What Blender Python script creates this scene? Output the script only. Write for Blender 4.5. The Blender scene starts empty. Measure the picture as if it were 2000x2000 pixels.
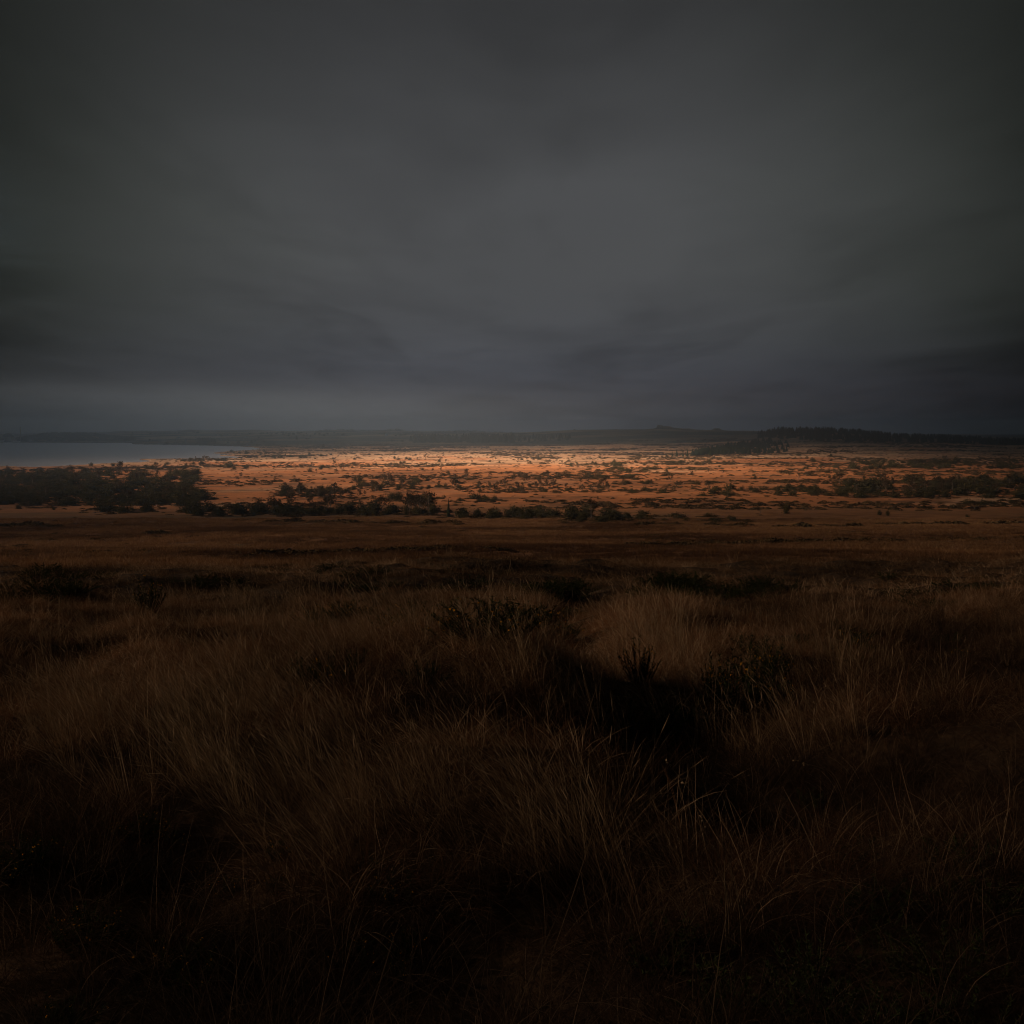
import bpy, math, random
import numpy as np
from mathutils import Vector

R = math.radians
rng = np.random.default_rng(11)
random.seed(11)
scene = bpy.context.scene
COL = scene.collection

# ------------------------------------------------------------------ camera, sky, sun, exposure
EYE = 38.0            # eye height above the lake, metres
F = 2414.0            # focal length in pixels of a 2000 pixel frame
HZ = 838.0            # eye-level line in that frame
cam_d = bpy.data.cameras.new("camera")
cam = bpy.data.objects.new("camera", cam_d)
COL.objects.link(cam)
cam.location = (0, 0, EYE)
cam.rotation_euler = (R(90), 0, 0)
cam_d.sensor_width = 36
cam_d.lens = 36 * F / 2000
cam_d.shift_y = -(1000 - HZ) / 2000
cam_d.clip_start = 0.2
cam_d.clip_end = 60000
scene.camera = cam

SUN_EL = 19.0
SUN_S = 5.0
world = bpy.data.worlds.new("World")
scene.world = world
world.use_nodes = True
wn = world.node_tree.nodes
wl = world.node_tree.links
wn.clear()
wo = wn.new("ShaderNodeOutputWorld")
wb = wn.new("ShaderNodeBackground")
ws = wn.new("ShaderNodeTexSky")
ws.sky_type = 'NISHITA'
ws.sun_disc = False
ws.sun_elevation = R(SUN_EL)
ws.sun_rotation = R(-90)
wb.inputs["Strength"].default_value = 0.05
wl.new(ws.outputs[0], wb.inputs[0])
wl.new(wb.outputs[0], wo.inputs[0])

sun_d = bpy.data.lights.new("sun", 'SUN')
sun_d.energy = SUN_S
sun_d.angle = R(0.53)
sun_d.color = (1.0, 0.70, 0.48)
sun = bpy.data.objects.new("sun", sun_d)
COL.objects.link(sun)
sun_dir = Vector((math.cos(R(SUN_EL)), 0.0, -math.sin(R(SUN_EL))))
sun.rotation_euler = sun_dir.to_track_quat('-Z', 'Y').to_euler()
sun.location = (-3000, 1600, 1300)

scene.view_settings.view_transform = 'Standard'
scene.view_settings.look = 'None'
scene.view_settings.exposure = 2.35
scene.view_settings.gamma = 1.0
scene.view_settings.use_curve_mapping = False
cy = scene.cycles
cy.max_bounces = 6
cy.diffuse_bounces = 3
cy.glossy_bounces = 3
cy.transmission_bounces = 6
cy.volume_bounces = 2
cy.transparent_max_bounces = 12
cy.use_denoising = True
cy.use_adaptive_sampling = True
cy.adaptive_threshold = 0.006
cy.filter_width = 1.1
cy.adaptive_min_samples = 16
cy.volume_step_rate = 4.0

# ------------------------------------------------------------------ small helpers
def smooth(a, b, x):
    t = np.clip((np.asarray(x, float) - a) / (b - a), 0, 1)
    return t * t * (3 - 2 * t)


def _hash(ix, iy, s):
    h = (ix.astype(np.int64) * 374761393 + iy.astype(np.int64) * 668265263 + s * 974634531) & 0xFFFFFFFF
    h = ((h ^ (h >> 13)) * 1274126177) & 0xFFFFFFFF
    return ((h ^ (h >> 16)) & 0xFFFF) / 65535.0


def vnoise(x, y, s=0):
    x = np.asarray(x, float); y = np.asarray(y, float)
    ix = np.floor(x); iy = np.floor(y)
    fx = x - ix; fy = y - iy
    fx = fx * fx * (3 - 2 * fx); fy = fy * fy * (3 - 2 * fy)
    a = _hash(ix, iy, s); b = _hash(ix + 1, iy, s)
    c = _hash(ix, iy + 1, s); d = _hash(ix + 1, iy + 1, s)
    return (a + (b - a) * fx) * (1 - fy) + (c + (d - c) * fx) * fy


def fbm(x, y, s=0, o=3):
    t = 0; a = 0.5; f = 1.0
    for k in range(o):
        t = t + a * (vnoise(x * f + 17.3 * k, y * f - 9.1 * k, s + k) - 0.5) * 2
        a *= 0.5; f *= 2.03
    return t


class MB:
    """collects vertices and faces for ONE mesh"""
    def __init__(self):
        self.v = []; self.f = []; self.n = 0; self.m = []

    def add(self, verts, faces, mi=0):
        o = self.n
        self.v.extend([tuple(p) for p in verts])
        self.f.extend([tuple(i + o for i in f) for f in faces])
        self.m.extend([mi] * len(faces))
        self.n += len(verts)

    def tube(self, pts, rad, sides=5):
        pts = [Vector(p) for p in pts]
        vs = []; fs = []
        for k, p in enumerate(pts):
            d = (pts[min(k + 1, len(pts) - 1)] - pts[max(k - 1, 0)])
            if d.length < 1e-6:
                d = Vector((0, 0, 1))
            d.normalize()
            a = d.orthogonal().normalized(); b = d.cross(a)
            for j in range(sides):
                t = 2 * math.pi * j / sides
                vs.append(p + (a * math.cos(t) + b * math.sin(t)) * rad[k])
        for k in range(len(pts) - 1):
            for j in range(sides):
                j2 = (j + 1) % sides
                fs.append((k * sides + j, k * sides + j2, (k + 1) * sides + j2, (k + 1) * sides + j))
        fs.append(tuple(range(sides))[::-1])
        fs.append(tuple((len(pts) - 1) * sides + j for j in range(sides)))
        self.add(vs, fs)

    def box(self, c, s):
        x, y, z = c; a, b, h = s[0] / 2, s[1] / 2, s[2] / 2
        vs = [(x + i * a, y + j * b, z + k * h) for k in (-1, 1) for j in (-1, 1) for i in (-1, 1)]
        self.add(vs, [(0, 2, 3, 1), (4, 5, 7, 6), (0, 1, 5, 4), (2, 6, 7, 3), (0, 4, 6, 2), (1, 3, 7, 5)])

    def mesh(self, name, mats, smooth_shade=False):
        me = bpy.data.meshes.new(name)
        me.from_pydata(self.v, [], self.f)
        for m in (mats if isinstance(mats, (list, tuple)) else [mats]):
            me.materials.append(m)
        if any(self.m):
            me.polygons.foreach_set("material_index", self.m)
        if smooth_shade:
            me.polygons.foreach_set("use_smooth", [True] * len(me.polygons))
        me.update()
        return me


def link(name, data, parent=None, loc=None, rot=None, scale=None):
    o = bpy.data.objects.new(name, data)
    COL.objects.link(o)
    if parent is not None:
        o.parent = parent
    if loc is not None:
        o.location = loc
    if rot is not None:
        o.rotation_euler = rot
    if scale is not None:
        o.scale = scale
    return o


def tag(o, label=None, cat=None, group=None, kind=None):
    if label: o["label"] = label
    if cat: o["category"] = cat
    if group: o["group"] = group
    if kind: o["kind"] = kind
    return o


def grid_mesh(name, V, nu, nv, mat, wrap=False):
    """V (nv*nu,3) row major"""
    me = bpy.data.meshes.new(name)
    i = np.arange(nv - 1)[:, None] * nu; j = np.arange(nu if wrap else nu - 1)[None, :]
    j2 = (j + 1) % nu
    q = np.stack([i + j, i + j2, i + nu + j2, i + nu + j], -1).reshape(-1, 4)
    me.vertices.add(len(V)); me.vertices.foreach_set("co", np.ascontiguousarray(V, np.float32).ravel())
    me.loops.add(q.size); me.loops.foreach_set("vertex_index", q.astype(np.int32).ravel())
    me.polygons.add(len(q))
    me.polygons.foreach_set("loop_start", (np.arange(len(q)) * 4).astype(np.int32))
    me.polygons.foreach_set("use_smooth", np.ones(len(q), bool))
    me.update(calc_edges=True)
    me.materials.append(mat)
    return me


# ------------------------------------------------------------------ node material helper
class NT:
    def __init__(self, name):
        self.mat = bpy.data.materials.new(name)
        self.mat.use_nodes = True
        self.nt = self.mat.node_tree
        self.nt.nodes.clear()
        self.out = self.nt.nodes.new("ShaderNodeOutputMaterial")

    def n(self, t, **kw):
        nd = self.nt.nodes.new(t)
        for k, v in kw.items():
            setattr(nd, k, v)
        return nd

    def set(self, sock, v):
        if hasattr(v, "is_output") or isinstance(v, bpy.types.NodeSocket):
            self.nt.links.new(v, sock)
        elif v is not None:
            if isinstance(v, (tuple, list)) and len(v) == 3 and sock.type == 'RGBA':
                v = (*v, 1)
            sock.default_value = v

    def math(self, op, a, b=None, c=None, clamp=False):
        nd = self.n("ShaderNodeMath", operation=op, use_clamp=clamp)
        self.set(nd.inputs[0], a)
        if b is not None: self.set(nd.inputs[1], b)
        if c is not None: self.set(nd.inputs[2], c)
        return nd.outputs[0]

    def mapr(self, x, a, b, c, d, smooth=True):
        nd = self.n("ShaderNodeMapRange")
        nd.interpolation_type = 'SMOOTHSTEP' if smooth else 'LINEAR'
        self.set(nd.inputs[0], x)
        for k, v in zip((1, 2, 3, 4), (a, b, c, d)):
            self.set(nd.inputs[k], v)
        return nd.outputs[0]

    def mix(self, f, a, b, mode='MIX'):
        nd = self.n("ShaderNodeMix", data_type='RGBA', blend_type=mode)
        self.set(nd.inputs[0], f); self.set(nd.inputs[6], a); self.set(nd.inputs[7], b)
        return nd.outputs[2]

    def noise(self, vec, scale, detail=3.0, rough=0.5, dist=0.0):
        nd = self.n("ShaderNodeTexNoise")
        self.set(nd.inputs["Vector"], vec)
        nd.inputs["Scale"].default_value = scale
        nd.inputs["Detail"].default_value = detail
        nd.inputs["Roughness"].default_value = rough
        nd.inputs["Distortion"].default_value = dist
        return nd.outputs[0]

    def pos(self):
        return self.n("ShaderNodeNewGeometry").outputs["Position"]

    def xyz(self, v):
        nd = self.n("ShaderNodeSeparateXYZ"); self.set(nd.inputs[0], v)
        return nd.outputs

    def surface(self, s):
        self.nt.links.new(s, self.out.inputs[0]); return self.mat


def leafy(name, c1, c2, trans=0.25, rough=0.9, attr=None, obj_rand=True, scale=0.6):
    t = NT(name)
    if attr:
        a = t.n("ShaderNodeAttribute", attribute_type='INSTANCER', attribute_name=attr).outputs["Fac"]
    else:
        a = t.n("ShaderNodeObjectInfo").outputs["Random"]
    tc = t.n("ShaderNodeTexCoord").outputs["Object"]
    nz = t.noise(tc, scale, 2.0)
    f = t.math('ADD', t.math('MULTIPLY', a, 0.55), t.math('MULTIPLY', t.mapr(nz, 0.3, 0.7, 0, 1), 0.45))
    c = t.mix(f, c1, c2)
    d = t.n("ShaderNodeBsdfDiffuse"); t.set(d.inputs[0], c)
    tr = t.n("ShaderNodeBsdfTranslucent"); t.set(tr.inputs[0], c)
    m = t.n("ShaderNodeMixShader"); m.inputs[0].default_value = trans
    t.nt.links.new(d.outputs[0], m.inputs[1]); t.nt.links.new(tr.outputs[0], m.inputs[2])
    return t.surface(m.outputs[0])


def plain(name, c, rough=0.85, var=0.25, scale=2.0):
    t = NT(name)
    tc = t.n("ShaderNodeTexCoord").outputs["Object"]
    nz = t.noise(tc, scale, 4.0, 0.6)
    col = t.mix(t.mapr(nz, 0.25, 0.75, 0, 1), tuple(x * (1 - var) for x in c), tuple(min(1, x * (1 + var)) for x in c))
    p = t.n("ShaderNodeBsdfPrincipled")
    t.set(p.inputs["Base Color"], col); p.inputs["Roughness"].default_value = rough
    return t.surface(p.outputs[0])


# ------------------------------------------------------------------ sky: the cloud deck over the moor
DECK = 600.0
GAP = (-(DECK - 10) / math.tan(R(SUN_EL)) , 1400.0)     # the break in the cloud the sun comes through
t = NT("cloud")
P = t.pos(); X, Y, Z = t.xyz(P)
# thin places and thick places of the deck
mpg = t.n("ShaderNodeMapping"); t.set(mpg.inputs["Vector"], P)
mpg.inputs["Rotation"].default_value = (0, 0, 0.25)
mpg.inputs["Scale"].default_value = (1 / 1300.0, 1 / 2600.0, 1 / 2600.0)
big = t.noise(mpg.outputs[0], 1.0, 3.0, 0.5, 0.5)
fine = t.noise(mpg.outputs[0], 3.4, 4.0, 0.6, 0.8)
wisp = t.math('MULTIPLY', t.mapr(big, 0.3, 0.7, 0.88, 1.10), t.mapr(fine, 0.25, 0.75, 0.95, 1.05))
# a few darker rags of scud hanging under the deck
mps = t.n("ShaderNodeMapping"); t.set(mps.inputs["Vector"], P)
mps.inputs["Scale"].default_value = (1 / 620.0, 1 / 2300.0, 1 / 2300.0)
mps.inputs["Location"].default_value = (0.35, 0.1, 0.0)
scud = t.noise(mps.outputs[0], 1.0, 4.0, 0.6, 0.4)
wisp = t.math('MULTIPLY', wisp, t.mapr(scud, 0.45, 0.74, 1.0, 0.82))
# vignette put into the cloud colour: bright lane ahead, darker overhead and at sides
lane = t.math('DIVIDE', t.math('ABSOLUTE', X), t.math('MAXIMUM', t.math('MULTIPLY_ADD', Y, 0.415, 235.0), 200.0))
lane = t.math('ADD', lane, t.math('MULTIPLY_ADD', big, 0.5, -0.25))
vignette_f = t.mapr(lane, 0.15, 1.20, 1.0, 0.05)
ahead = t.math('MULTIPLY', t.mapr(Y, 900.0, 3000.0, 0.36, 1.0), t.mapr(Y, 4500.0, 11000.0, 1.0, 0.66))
dens = t.math('MULTIPLY', t.math('MULTIPLY', vignette_f, ahead), wisp)
hue = t.mix(vignette_f, (0.0240, 0.0350, 0.0352), (0.0238, 0.0312, 0.0385))
hue = t.mix(t.mapr(Y, 3500.0, 9500.0, 0, 1), hue, (0.0228, 0.0308, 0.0435))
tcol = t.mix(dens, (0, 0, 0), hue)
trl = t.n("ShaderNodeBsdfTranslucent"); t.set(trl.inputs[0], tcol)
trp = t.n("ShaderNodeBsdfTransparent")
# the gap, ragged at its rim
gx = t.math('DIVIDE', t.math('SUBTRACT', X, GAP[0]), 310.0)
gd = t.math('SUBTRACT', Y, GAP[1])
gy = t.math('ADD', t.math('DIVIDE', t.math('MAXIMUM', gd, 0.0), 720.0), t.math('DIVIDE', t.math('MAXIMUM', t.math('MULTIPLY', gd, -1.0), 0.0), 560.0))
q = t.math('ADD', t.math('MULTIPLY', gx, gx), t.math('POWER', gy, 1.35))  # gap's near tail shaped to leak sun onto the foreground grass
gapn = t.noise(P, 1 / 330.0, 3.0, 0.55, 0.5)
g = t.math('EXPONENT', t.math('MULTIPLY', q, -0.9))
g = t.math('MULTIPLY', g, t.mapr(gapn, 0.28, 0.66, 0.45, 1.0))
ms = t.n("ShaderNodeMixShader"); t.set(ms.inputs[0], t.math('MULTIPLY', g, 0.97, clamp=True))
t.nt.links.new(trl.outputs[0], ms.inputs[1]); t.nt.links.new(trp.outputs[0], ms.inputs[2])
m_cloud = t.surface(ms.outputs[0])

na, nr = 220, 150
rr = np.concatenate([[0.5], np.geomspace(150, 17000, nr - 1)])
aa = np.linspace(0, 2 * np.pi, na, endpoint=False)
RR, AA = np.meshgrid(rr, aa, indexing='ij')
dx = RR * np.sin(AA); dy = RR * np.cos(AA)
dz = DECK * (1 - (RR / 15000.0) ** 2)
amp = smooth(0, 1500, RR) * 1.0
dz = dz + amp * (fbm(dx / 1700, dy / 3000, 5, 3) * 9 + fbm(dx / 600, dy / 1100, 9, 2) * 2)
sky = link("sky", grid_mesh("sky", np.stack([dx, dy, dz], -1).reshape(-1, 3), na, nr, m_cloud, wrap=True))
tag(sky, kind="structure")

# ------------------------------------------------------------------ the lie of the land
PROF_D = [-400, -60, -5, 0, 3.5, 8, 12, 20, 30, 42, 50, 62, 100, 160, 250, 350, 450, 550, 650, 800, 9000]
PROF_H = [10, 0.5, -1.30, -1.55, -1.68, -2.1, -2.5, -3.15, -3.95, -4.75, -5.6, -7.3, -12.0, -17.0, -22.8, -28.0, -32.0, -35.0, -36.5, -37.2, -37.2]
LAKE_PX = [(-900, 864), (0, 864), (150, 865), (256, 865), (260, 867.6), (400, 870), (470, 872), (497, 874), (512, 877.4),
           (492, 879.2), (440, 882.5), (413, 885.3), (440, 886.8), (456, 888.3), (428, 889.6), (440, 890.8), (476, 892), (474, 894.5),
           (440, 896.3), (350, 896.6), (272, 897.3), (300, 900.5), (280, 903.2), (250, 904.2), (200, 906), (150, 909.5), (110, 912), (60, 913), (0, 911), (-300, 907), (-900, 905)]
LAKE = np.array([((u - 1000) / F * (EYE * F / (p - HZ)), EYE * F / (p - HZ)) for u, p in LAKE_PX])
UK = np.array([-700, 0, 130, 260, 400, 600, 800, 1000, 1150, 1300, 1450, 1530, 1600, 1800, 2000, 2700], float)
DK = np.array([900, 1200, 1700, 2200, 2700, 3100, 3600, 4200, 5000, 6500, 9000], float)
ZK = np.array([
    [.8, .8, .8, .8, .8, .8, 1.0, 6, 10, 14, 8],
    [.8, .8, .8, .8, .8, .8, 1.0, 4, 6, 13, 8],
    [.8, .8, .8, .8, .8, .8, 1.2, 4, 9, 16, 8],
    [.8, .8, .8, .8, .8, .9, 3, 10, 18, 28, 10],
    [.8, .8, .8, .8, .8, 1.8, 7, 14, 22, 32.5, 10],
    [.8, .8, .8, .8, 1.8, 6, 11, 17, 21, 28, 10],
    [.8, .8, .8, .8, 1.5, 5, 12, 19, 24, 27, 10],
    [.8, .8, .8, 1.0, 2.6, 7, 17, 26, 20, 19, 10],
    [.8, .8, .8, 1.3, 5.2, 13, 26, 36.5, 32, 18, 10],
    [.8, .8, 1.0, 2.3, 8.0, 18, 31, 38.3, 32, 18, 10],
    [.8, .9, 1.8, 5.0, 12.5, 21, 30, 33, 28, 15, 10],
    [.8, 1.2, 3.4, 9.5, 26.5, 31, 31, 28, 20, 12, 10],
    [.8, 1.4, 4.6, 12.6, 30.0, 31, 28, 24, 15, 10, 10],
    [.9, 1.8, 5.0, 12.0, 17.5, 16, 14, 10, 10, 10, 10],
    [.9, 1.8, 4.8, 8.5, 7.5, 7, 6, 6, 6, 6, 6],
    [.9, 1.8, 4.8, 8.5, 7.5, 7, 6, 6, 6, 6, 6]])


def in_poly(x, y, poly):
    ins = np.zeros(x.shape, bool)
    n = len(poly)
    for i in range(n):
        x1, y1 = poly[i]; x2, y2 = poly[(i + 1) % n]
        c = (y1 > y) != (y2 > y)
        if y1 == y2: continue
        xi = (x2 - x1) * (y - y1) / (y2 - y1) + x1
        ins ^= c & (x < xi)
    return ins


def grid_z(u, d):
    iu = np.clip(np.searchsorted(UK, u) - 1, 0, len(UK) - 2); idd = np.clip(np.searchsorted(DK, d) - 1, 0, len(DK) - 2)
    fu = np.clip((u - UK[iu]) / (UK[iu + 1] - UK[iu]), 0, 1); fd = np.clip((d - DK[idd]) / (DK[idd + 1] - DK[idd]), 0, 1)
    fu = fu * fu * (3 - 2 * fu)
    return (ZK[iu, idd] * (1 - fu) + ZK[iu + 1, idd] * fu) * (1 - fd) + (ZK[iu, idd + 1] * (1 - fu) + ZK[iu + 1, idd + 1] * fu) * fd


RIDGES = [
    (3500, 260, [-700, 250, 300, 360, 430, 500, 560, 620, 700, 760, 800, 2700], [875, 868, 861, 858, 860, 857, 861, 856, 859, 862, 875, 875]),
    (4550, 330, [-700, 180, 250, 330, 420, 480, 540, 600, 680, 760, 850, 920, 1000, 1060, 2700], [860, 858, 852, 849, 852, 848, 850, 853, 848, 846.5, 849, 847, 849, 860, 870]),
    (6400, 420, [-700, 0, 50, 150, 190, 240, 300, 370, 430, 500, 550, 585, 620, 670, 720, 775, 800, 850, 900, 950, 1000, 1100, 2700],
     [846, 848, 848, 848, 845, 841.5, 844, 839.5, 841, 839, 842, 844.5, 841, 839.5, 842, 838.5, 842.5, 843, 841, 843.5, 845, 847, 850])]
PATH_Y = [2, 4, 7, 10, 13, 18, 24, 30, 40]
PATH_X = [1.0, 1.1, 1.15, 0.95, 0.72, 0.80, 1.15, 1.45, 1.5]


def height(x, y):
    x = np.asarray(x, float); y = np.asarray(y, float)
    r = np.hypot(x, y)
    z = EYE + np.interp(y, PROF_D, PROF_H)
    near = smooth(1.5, 5, r) * (1 - smooth(60, 130, r))
    z = z + near * (fbm(x / 5.5, y / 5.5, 3, 3) * 0.40 + fbm(x / 1.35, y / 1.35, 21, 2) * 0.38)
    # the grassy hump left of the path and the hollow that runs off to its right
    z = z + 0.36 * np.exp(-((x + 1.4) / 2.0) ** 2 - ((y - 10.5) / 3.6) ** 2) + 0.16 * np.exp(-((x + 0.6) / 1.1) ** 2 - ((y - 6.0) / 1.6) ** 2)
    hx = np.interp(y, [2, 4, 6, 9, 12, 14], [2.6, 2.1, 1.7, 1.25, 0.9, 0.75])
    z = z - np.interp(y, [1.5, 3, 8, 12, 15], [0.0, 0.24, 0.15, 0.06, 0]) * np.exp(-((x - hx - 0.35) / 1.35) ** 2)
    # the worn sheep path
    px_ = np.interp(y, PATH_Y, PATH_X) + 0.1 * np.sin(y * 0.9)
    dep = np.interp(y, [2, 5, 9, 12, 14, 18, 24, 32, 42], [0.0, 0.02, 0.04, 0.12, 0.22, 0.20, 0.18, 0.1, 0])
    z = z - dep * np.exp(-((x - px_) / 0.42) ** 2)
    # brow, lower to the right
    z = z + smooth(18, 42, y) * (1 - smooth(45, 90, y)) * fbm(x / 14, y / 14, 31, 2) * 0.45
    mid = smooth(60, 140, y) * (1 - smooth(600, 900, y))
    z = z + mid * (fbm(x / 45, y / 45, 41, 3) * 0.9 + fbm(x / 7, y / 7, 44, 2) * 0.16)
    far = smooth(500, 800, y)
    z = z + far * fbm(x / 130, y / 130, 51, 3) * 0.35 * (1 - smooth(1200, 1500, y) * 0.5)
    ys = np.maximum(y, 1.0)
    u = np.where(y > 300, 1000 + F * x / ys, 1000)
    u = np.clip(u, -700, 2700)
    gz = grid_z(u, np.clip(y, 900, 9000)) - 0.8
    z = z + np.where(y > 900, gz, 0)
    hill = smooth(3, 12, gz) * smooth(2400, 2900, y)
    z = z + hill * (fbm(x / 300, y / 300, 61, 4) * 2.2)
    # three ridges one behind the other
    for (d0, w_, pu, pv) in RIDGES:
        zr = EYE - (np.interp(u, pu, pv) - HZ) * d0 / F
        e_ = np.exp(-((y - d0) / w_) ** 2)
        z = np.where((y > 2700) & (zr > z), z + (zr - z) * e_, z)
    # wooded hill beyond the lake
    b = np.interp(u, [20, 60, 95, 135, 175, 205, 260], [0, 10, 19, 18.5, 18, 9, 0])
    z = z + b * smooth(3560, 3800, y) * (1 - smooth(3950, 4300, y))
    b2 = np.interp(u, [255, 300, 360, 420, 480], [0, 4, 5, 4, 0])
    z = z + b2 * smooth(2960, 3150, y) * (1 - smooth(3300, 3600, y))
    # the tor on the ridge
    tb = np.interp(u, [1262, 1279, 1284, 1298, 1312, 1335, 1362, 1385, 1393, 1402, 1409, 1418], [0, 3.0, 8.5, 9.5, 6.5, 3.2, 1.2, 0.6, 2.6, 3.4, 2.0, 0])
    z = z + tb * np.exp(-((y - 4200) / 130.0) ** 2)
    if y.max() < 1000 or x.min() > 0:
        return np.where(y > 1000, np.maximum(z, 0.4), z)
    ins = in_poly(x, y, LAKE) & (y > 1000)
    z = np.where(ins, -0.9, np.where(y > 1000, np.maximum(z, 0.4), z))
    return z


def at(u, d):
    """world point on the ground in the direction of photo column u, d metres out"""
    x = (u - 1000) / F * d
    return float(x), float(d), float(height(np.array([x]), np.array([d]))[0])


_DS = np.geomspace(2.6, 6400, 620)
_US = np.arange(-120, 2121, 8.0)
_PT = HZ + F * (EYE - height((_US[:, None] - 1000) / F * _DS[None, :], np.repeat(_DS[None, :], len(_US), 0))) / _DS[None, :]


def ground_at(u, py):
    """where the ground first shows at photo row py in column u"""
    p = _PT[int(np.clip(round((u + 120) / 8.0), 0, len(_US) - 1))]
    k = int(np.argmax(p <= py))
    if p[k] > py: d = _DS[-1]
    elif k == 0: d = _DS[0]
    else: d = _DS[k - 1] + (_DS[k] - _DS[k - 1]) * (p[k - 1] - py) / max(1e-6, p[k - 1] - p[k])
    return at(u, d)


# ground material: peat, brown moor grass, straw and rust mosaic on the plain, dull heath on the hills
t = NT("moor_ground")
P = t.pos(); X, Y, Z = t.xyz(P)
n_fine = t.noise(P, 2.2, 5.0, 0.65)
n_mid = t.noise(P, 1 / 9.0, 4.0, 0.6)
n_huge = t.noise(P, 1 / 190.0, 3.0, 0.55, 0.6)
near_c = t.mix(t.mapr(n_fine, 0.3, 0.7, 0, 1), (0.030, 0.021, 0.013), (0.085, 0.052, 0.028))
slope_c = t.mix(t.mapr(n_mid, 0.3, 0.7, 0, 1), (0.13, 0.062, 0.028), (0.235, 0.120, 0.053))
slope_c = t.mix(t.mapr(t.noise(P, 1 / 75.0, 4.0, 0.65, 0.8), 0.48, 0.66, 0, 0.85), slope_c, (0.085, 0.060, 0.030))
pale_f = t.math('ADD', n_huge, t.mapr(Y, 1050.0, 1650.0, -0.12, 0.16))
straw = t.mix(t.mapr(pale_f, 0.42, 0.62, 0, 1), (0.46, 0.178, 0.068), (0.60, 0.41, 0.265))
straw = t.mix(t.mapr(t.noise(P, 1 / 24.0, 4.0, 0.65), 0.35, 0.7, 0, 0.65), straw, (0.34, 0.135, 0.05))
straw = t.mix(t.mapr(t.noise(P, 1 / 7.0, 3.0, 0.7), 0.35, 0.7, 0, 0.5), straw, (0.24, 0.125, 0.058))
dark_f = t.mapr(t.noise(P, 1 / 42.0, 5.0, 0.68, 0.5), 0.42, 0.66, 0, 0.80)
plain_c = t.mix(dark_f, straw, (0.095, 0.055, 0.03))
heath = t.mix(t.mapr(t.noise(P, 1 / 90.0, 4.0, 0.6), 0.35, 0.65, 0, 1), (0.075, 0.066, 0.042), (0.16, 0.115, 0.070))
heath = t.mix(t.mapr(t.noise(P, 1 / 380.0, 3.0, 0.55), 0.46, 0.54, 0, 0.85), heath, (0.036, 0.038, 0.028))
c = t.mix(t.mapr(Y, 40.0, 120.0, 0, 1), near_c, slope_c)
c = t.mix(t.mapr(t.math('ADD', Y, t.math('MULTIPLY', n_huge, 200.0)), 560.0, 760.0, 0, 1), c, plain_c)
heath = t.mix(t.mapr(Y, 3500.0, 4000.0, 0, t.mapr(t.noise(P, 1 / 300.0, 3.0, 0.6), 0.50, 0.56, 0, 0.9)), heath, (0.27, 0.215, 0.14))
c = t.mix(t.mapr(t.math('ADD', Y, t.math('MULTIPLY', n_huge, 300.0)), 2700.0, 2900.0, 0, 1), c, heath)
c = t.mix(t.mapr(Z, 10.0, 15.0, 0, t.mapr(Y, 1500.0, 1900.0, 0, 0.8)), c, heath)
bsdf = t.n("ShaderNodeBsdfPrincipled")
t.set(bsdf.inputs["Base Color"], c)
bsdf.inputs["Roughness"].default_value = 0.95
bsdf.inputs["Specular IOR Level"].default_value = 0.1
bump = t.n("ShaderNodeBump")
bump.inputs["Strength"].default_value = 0.8
bump.inputs["Distance"].default_value = 0.35
t.set(bump.inputs["Height"], t.noise(P, 0.9, 4.0, 0.7))
t.nt.links.new(bump.outputs[0], bsdf.inputs["Normal"])
m_ground = t.surface(bsdf.outputs[0])

tan_in = np.linspace(-0.52, 0.52, 560)
ang_in = np.arctan(tan_in)
ang_out = np.linspace(ang_in[-1], 2 * np.pi + ang_in[0], 62)[1:-1]
ang = np.concatenate([ang_in, ang_out])
rad = np.concatenate([[0.05], np.geomspace(1.2, 140, 300), np.geomspace(143, 7400, 330)])
RR, AA = np.meshgrid(rad, ang, indexing='ij')
gx_ = RR * np.sin(AA); gy_ = RR * np.cos(AA)
gz_ = height(gx_, gy_)
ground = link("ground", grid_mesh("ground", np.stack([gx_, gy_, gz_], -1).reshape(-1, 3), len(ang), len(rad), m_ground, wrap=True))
tag(ground, kind="structure")

# lake
t = NT("lake_water")
P = t.pos()
p_ = t.n("ShaderNodeBsdfPrincipled")
p_.inputs["Base Color"].default_value = (0.90, 0.90, 1.0, 1)
p_.inputs["Roughness"].default_value = 0.28
p_.inputs["Metallic"].default_value = 0.85
p_.inputs["IOR"].default_value = 1.9
bm_ = t.n("ShaderNodeBump"); bm_.inputs["Strength"].default_value = 0.06; bm_.inputs["Distance"].default_value = 0.25
mp = t.n("ShaderNodeMapping"); t.set(mp.inputs["Vector"], P); mp.inputs["Scale"].default_value = (0.12, 0.3, 0.2)
t.set(bm_.inputs["Height"], t.noise(mp.outputs[0], 1.0, 4.0, 0.6))
t.nt.links.new(bm_.outputs[0], p_.inputs["Normal"])
m_water = t.surface(p_.outputs[0])
xs = np.linspace(-4000, -330, 24); ys = np.linspace(1120, 3800, 24)
YY, XX = np.meshgrid(ys, xs, indexing='ij')
lake = link("lake", grid_mesh("lake", np.stack([XX, YY, XX * 0], -1).reshape(-1, 3), 24, 24, m_water))
tag(lake, kind="structure")

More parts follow.
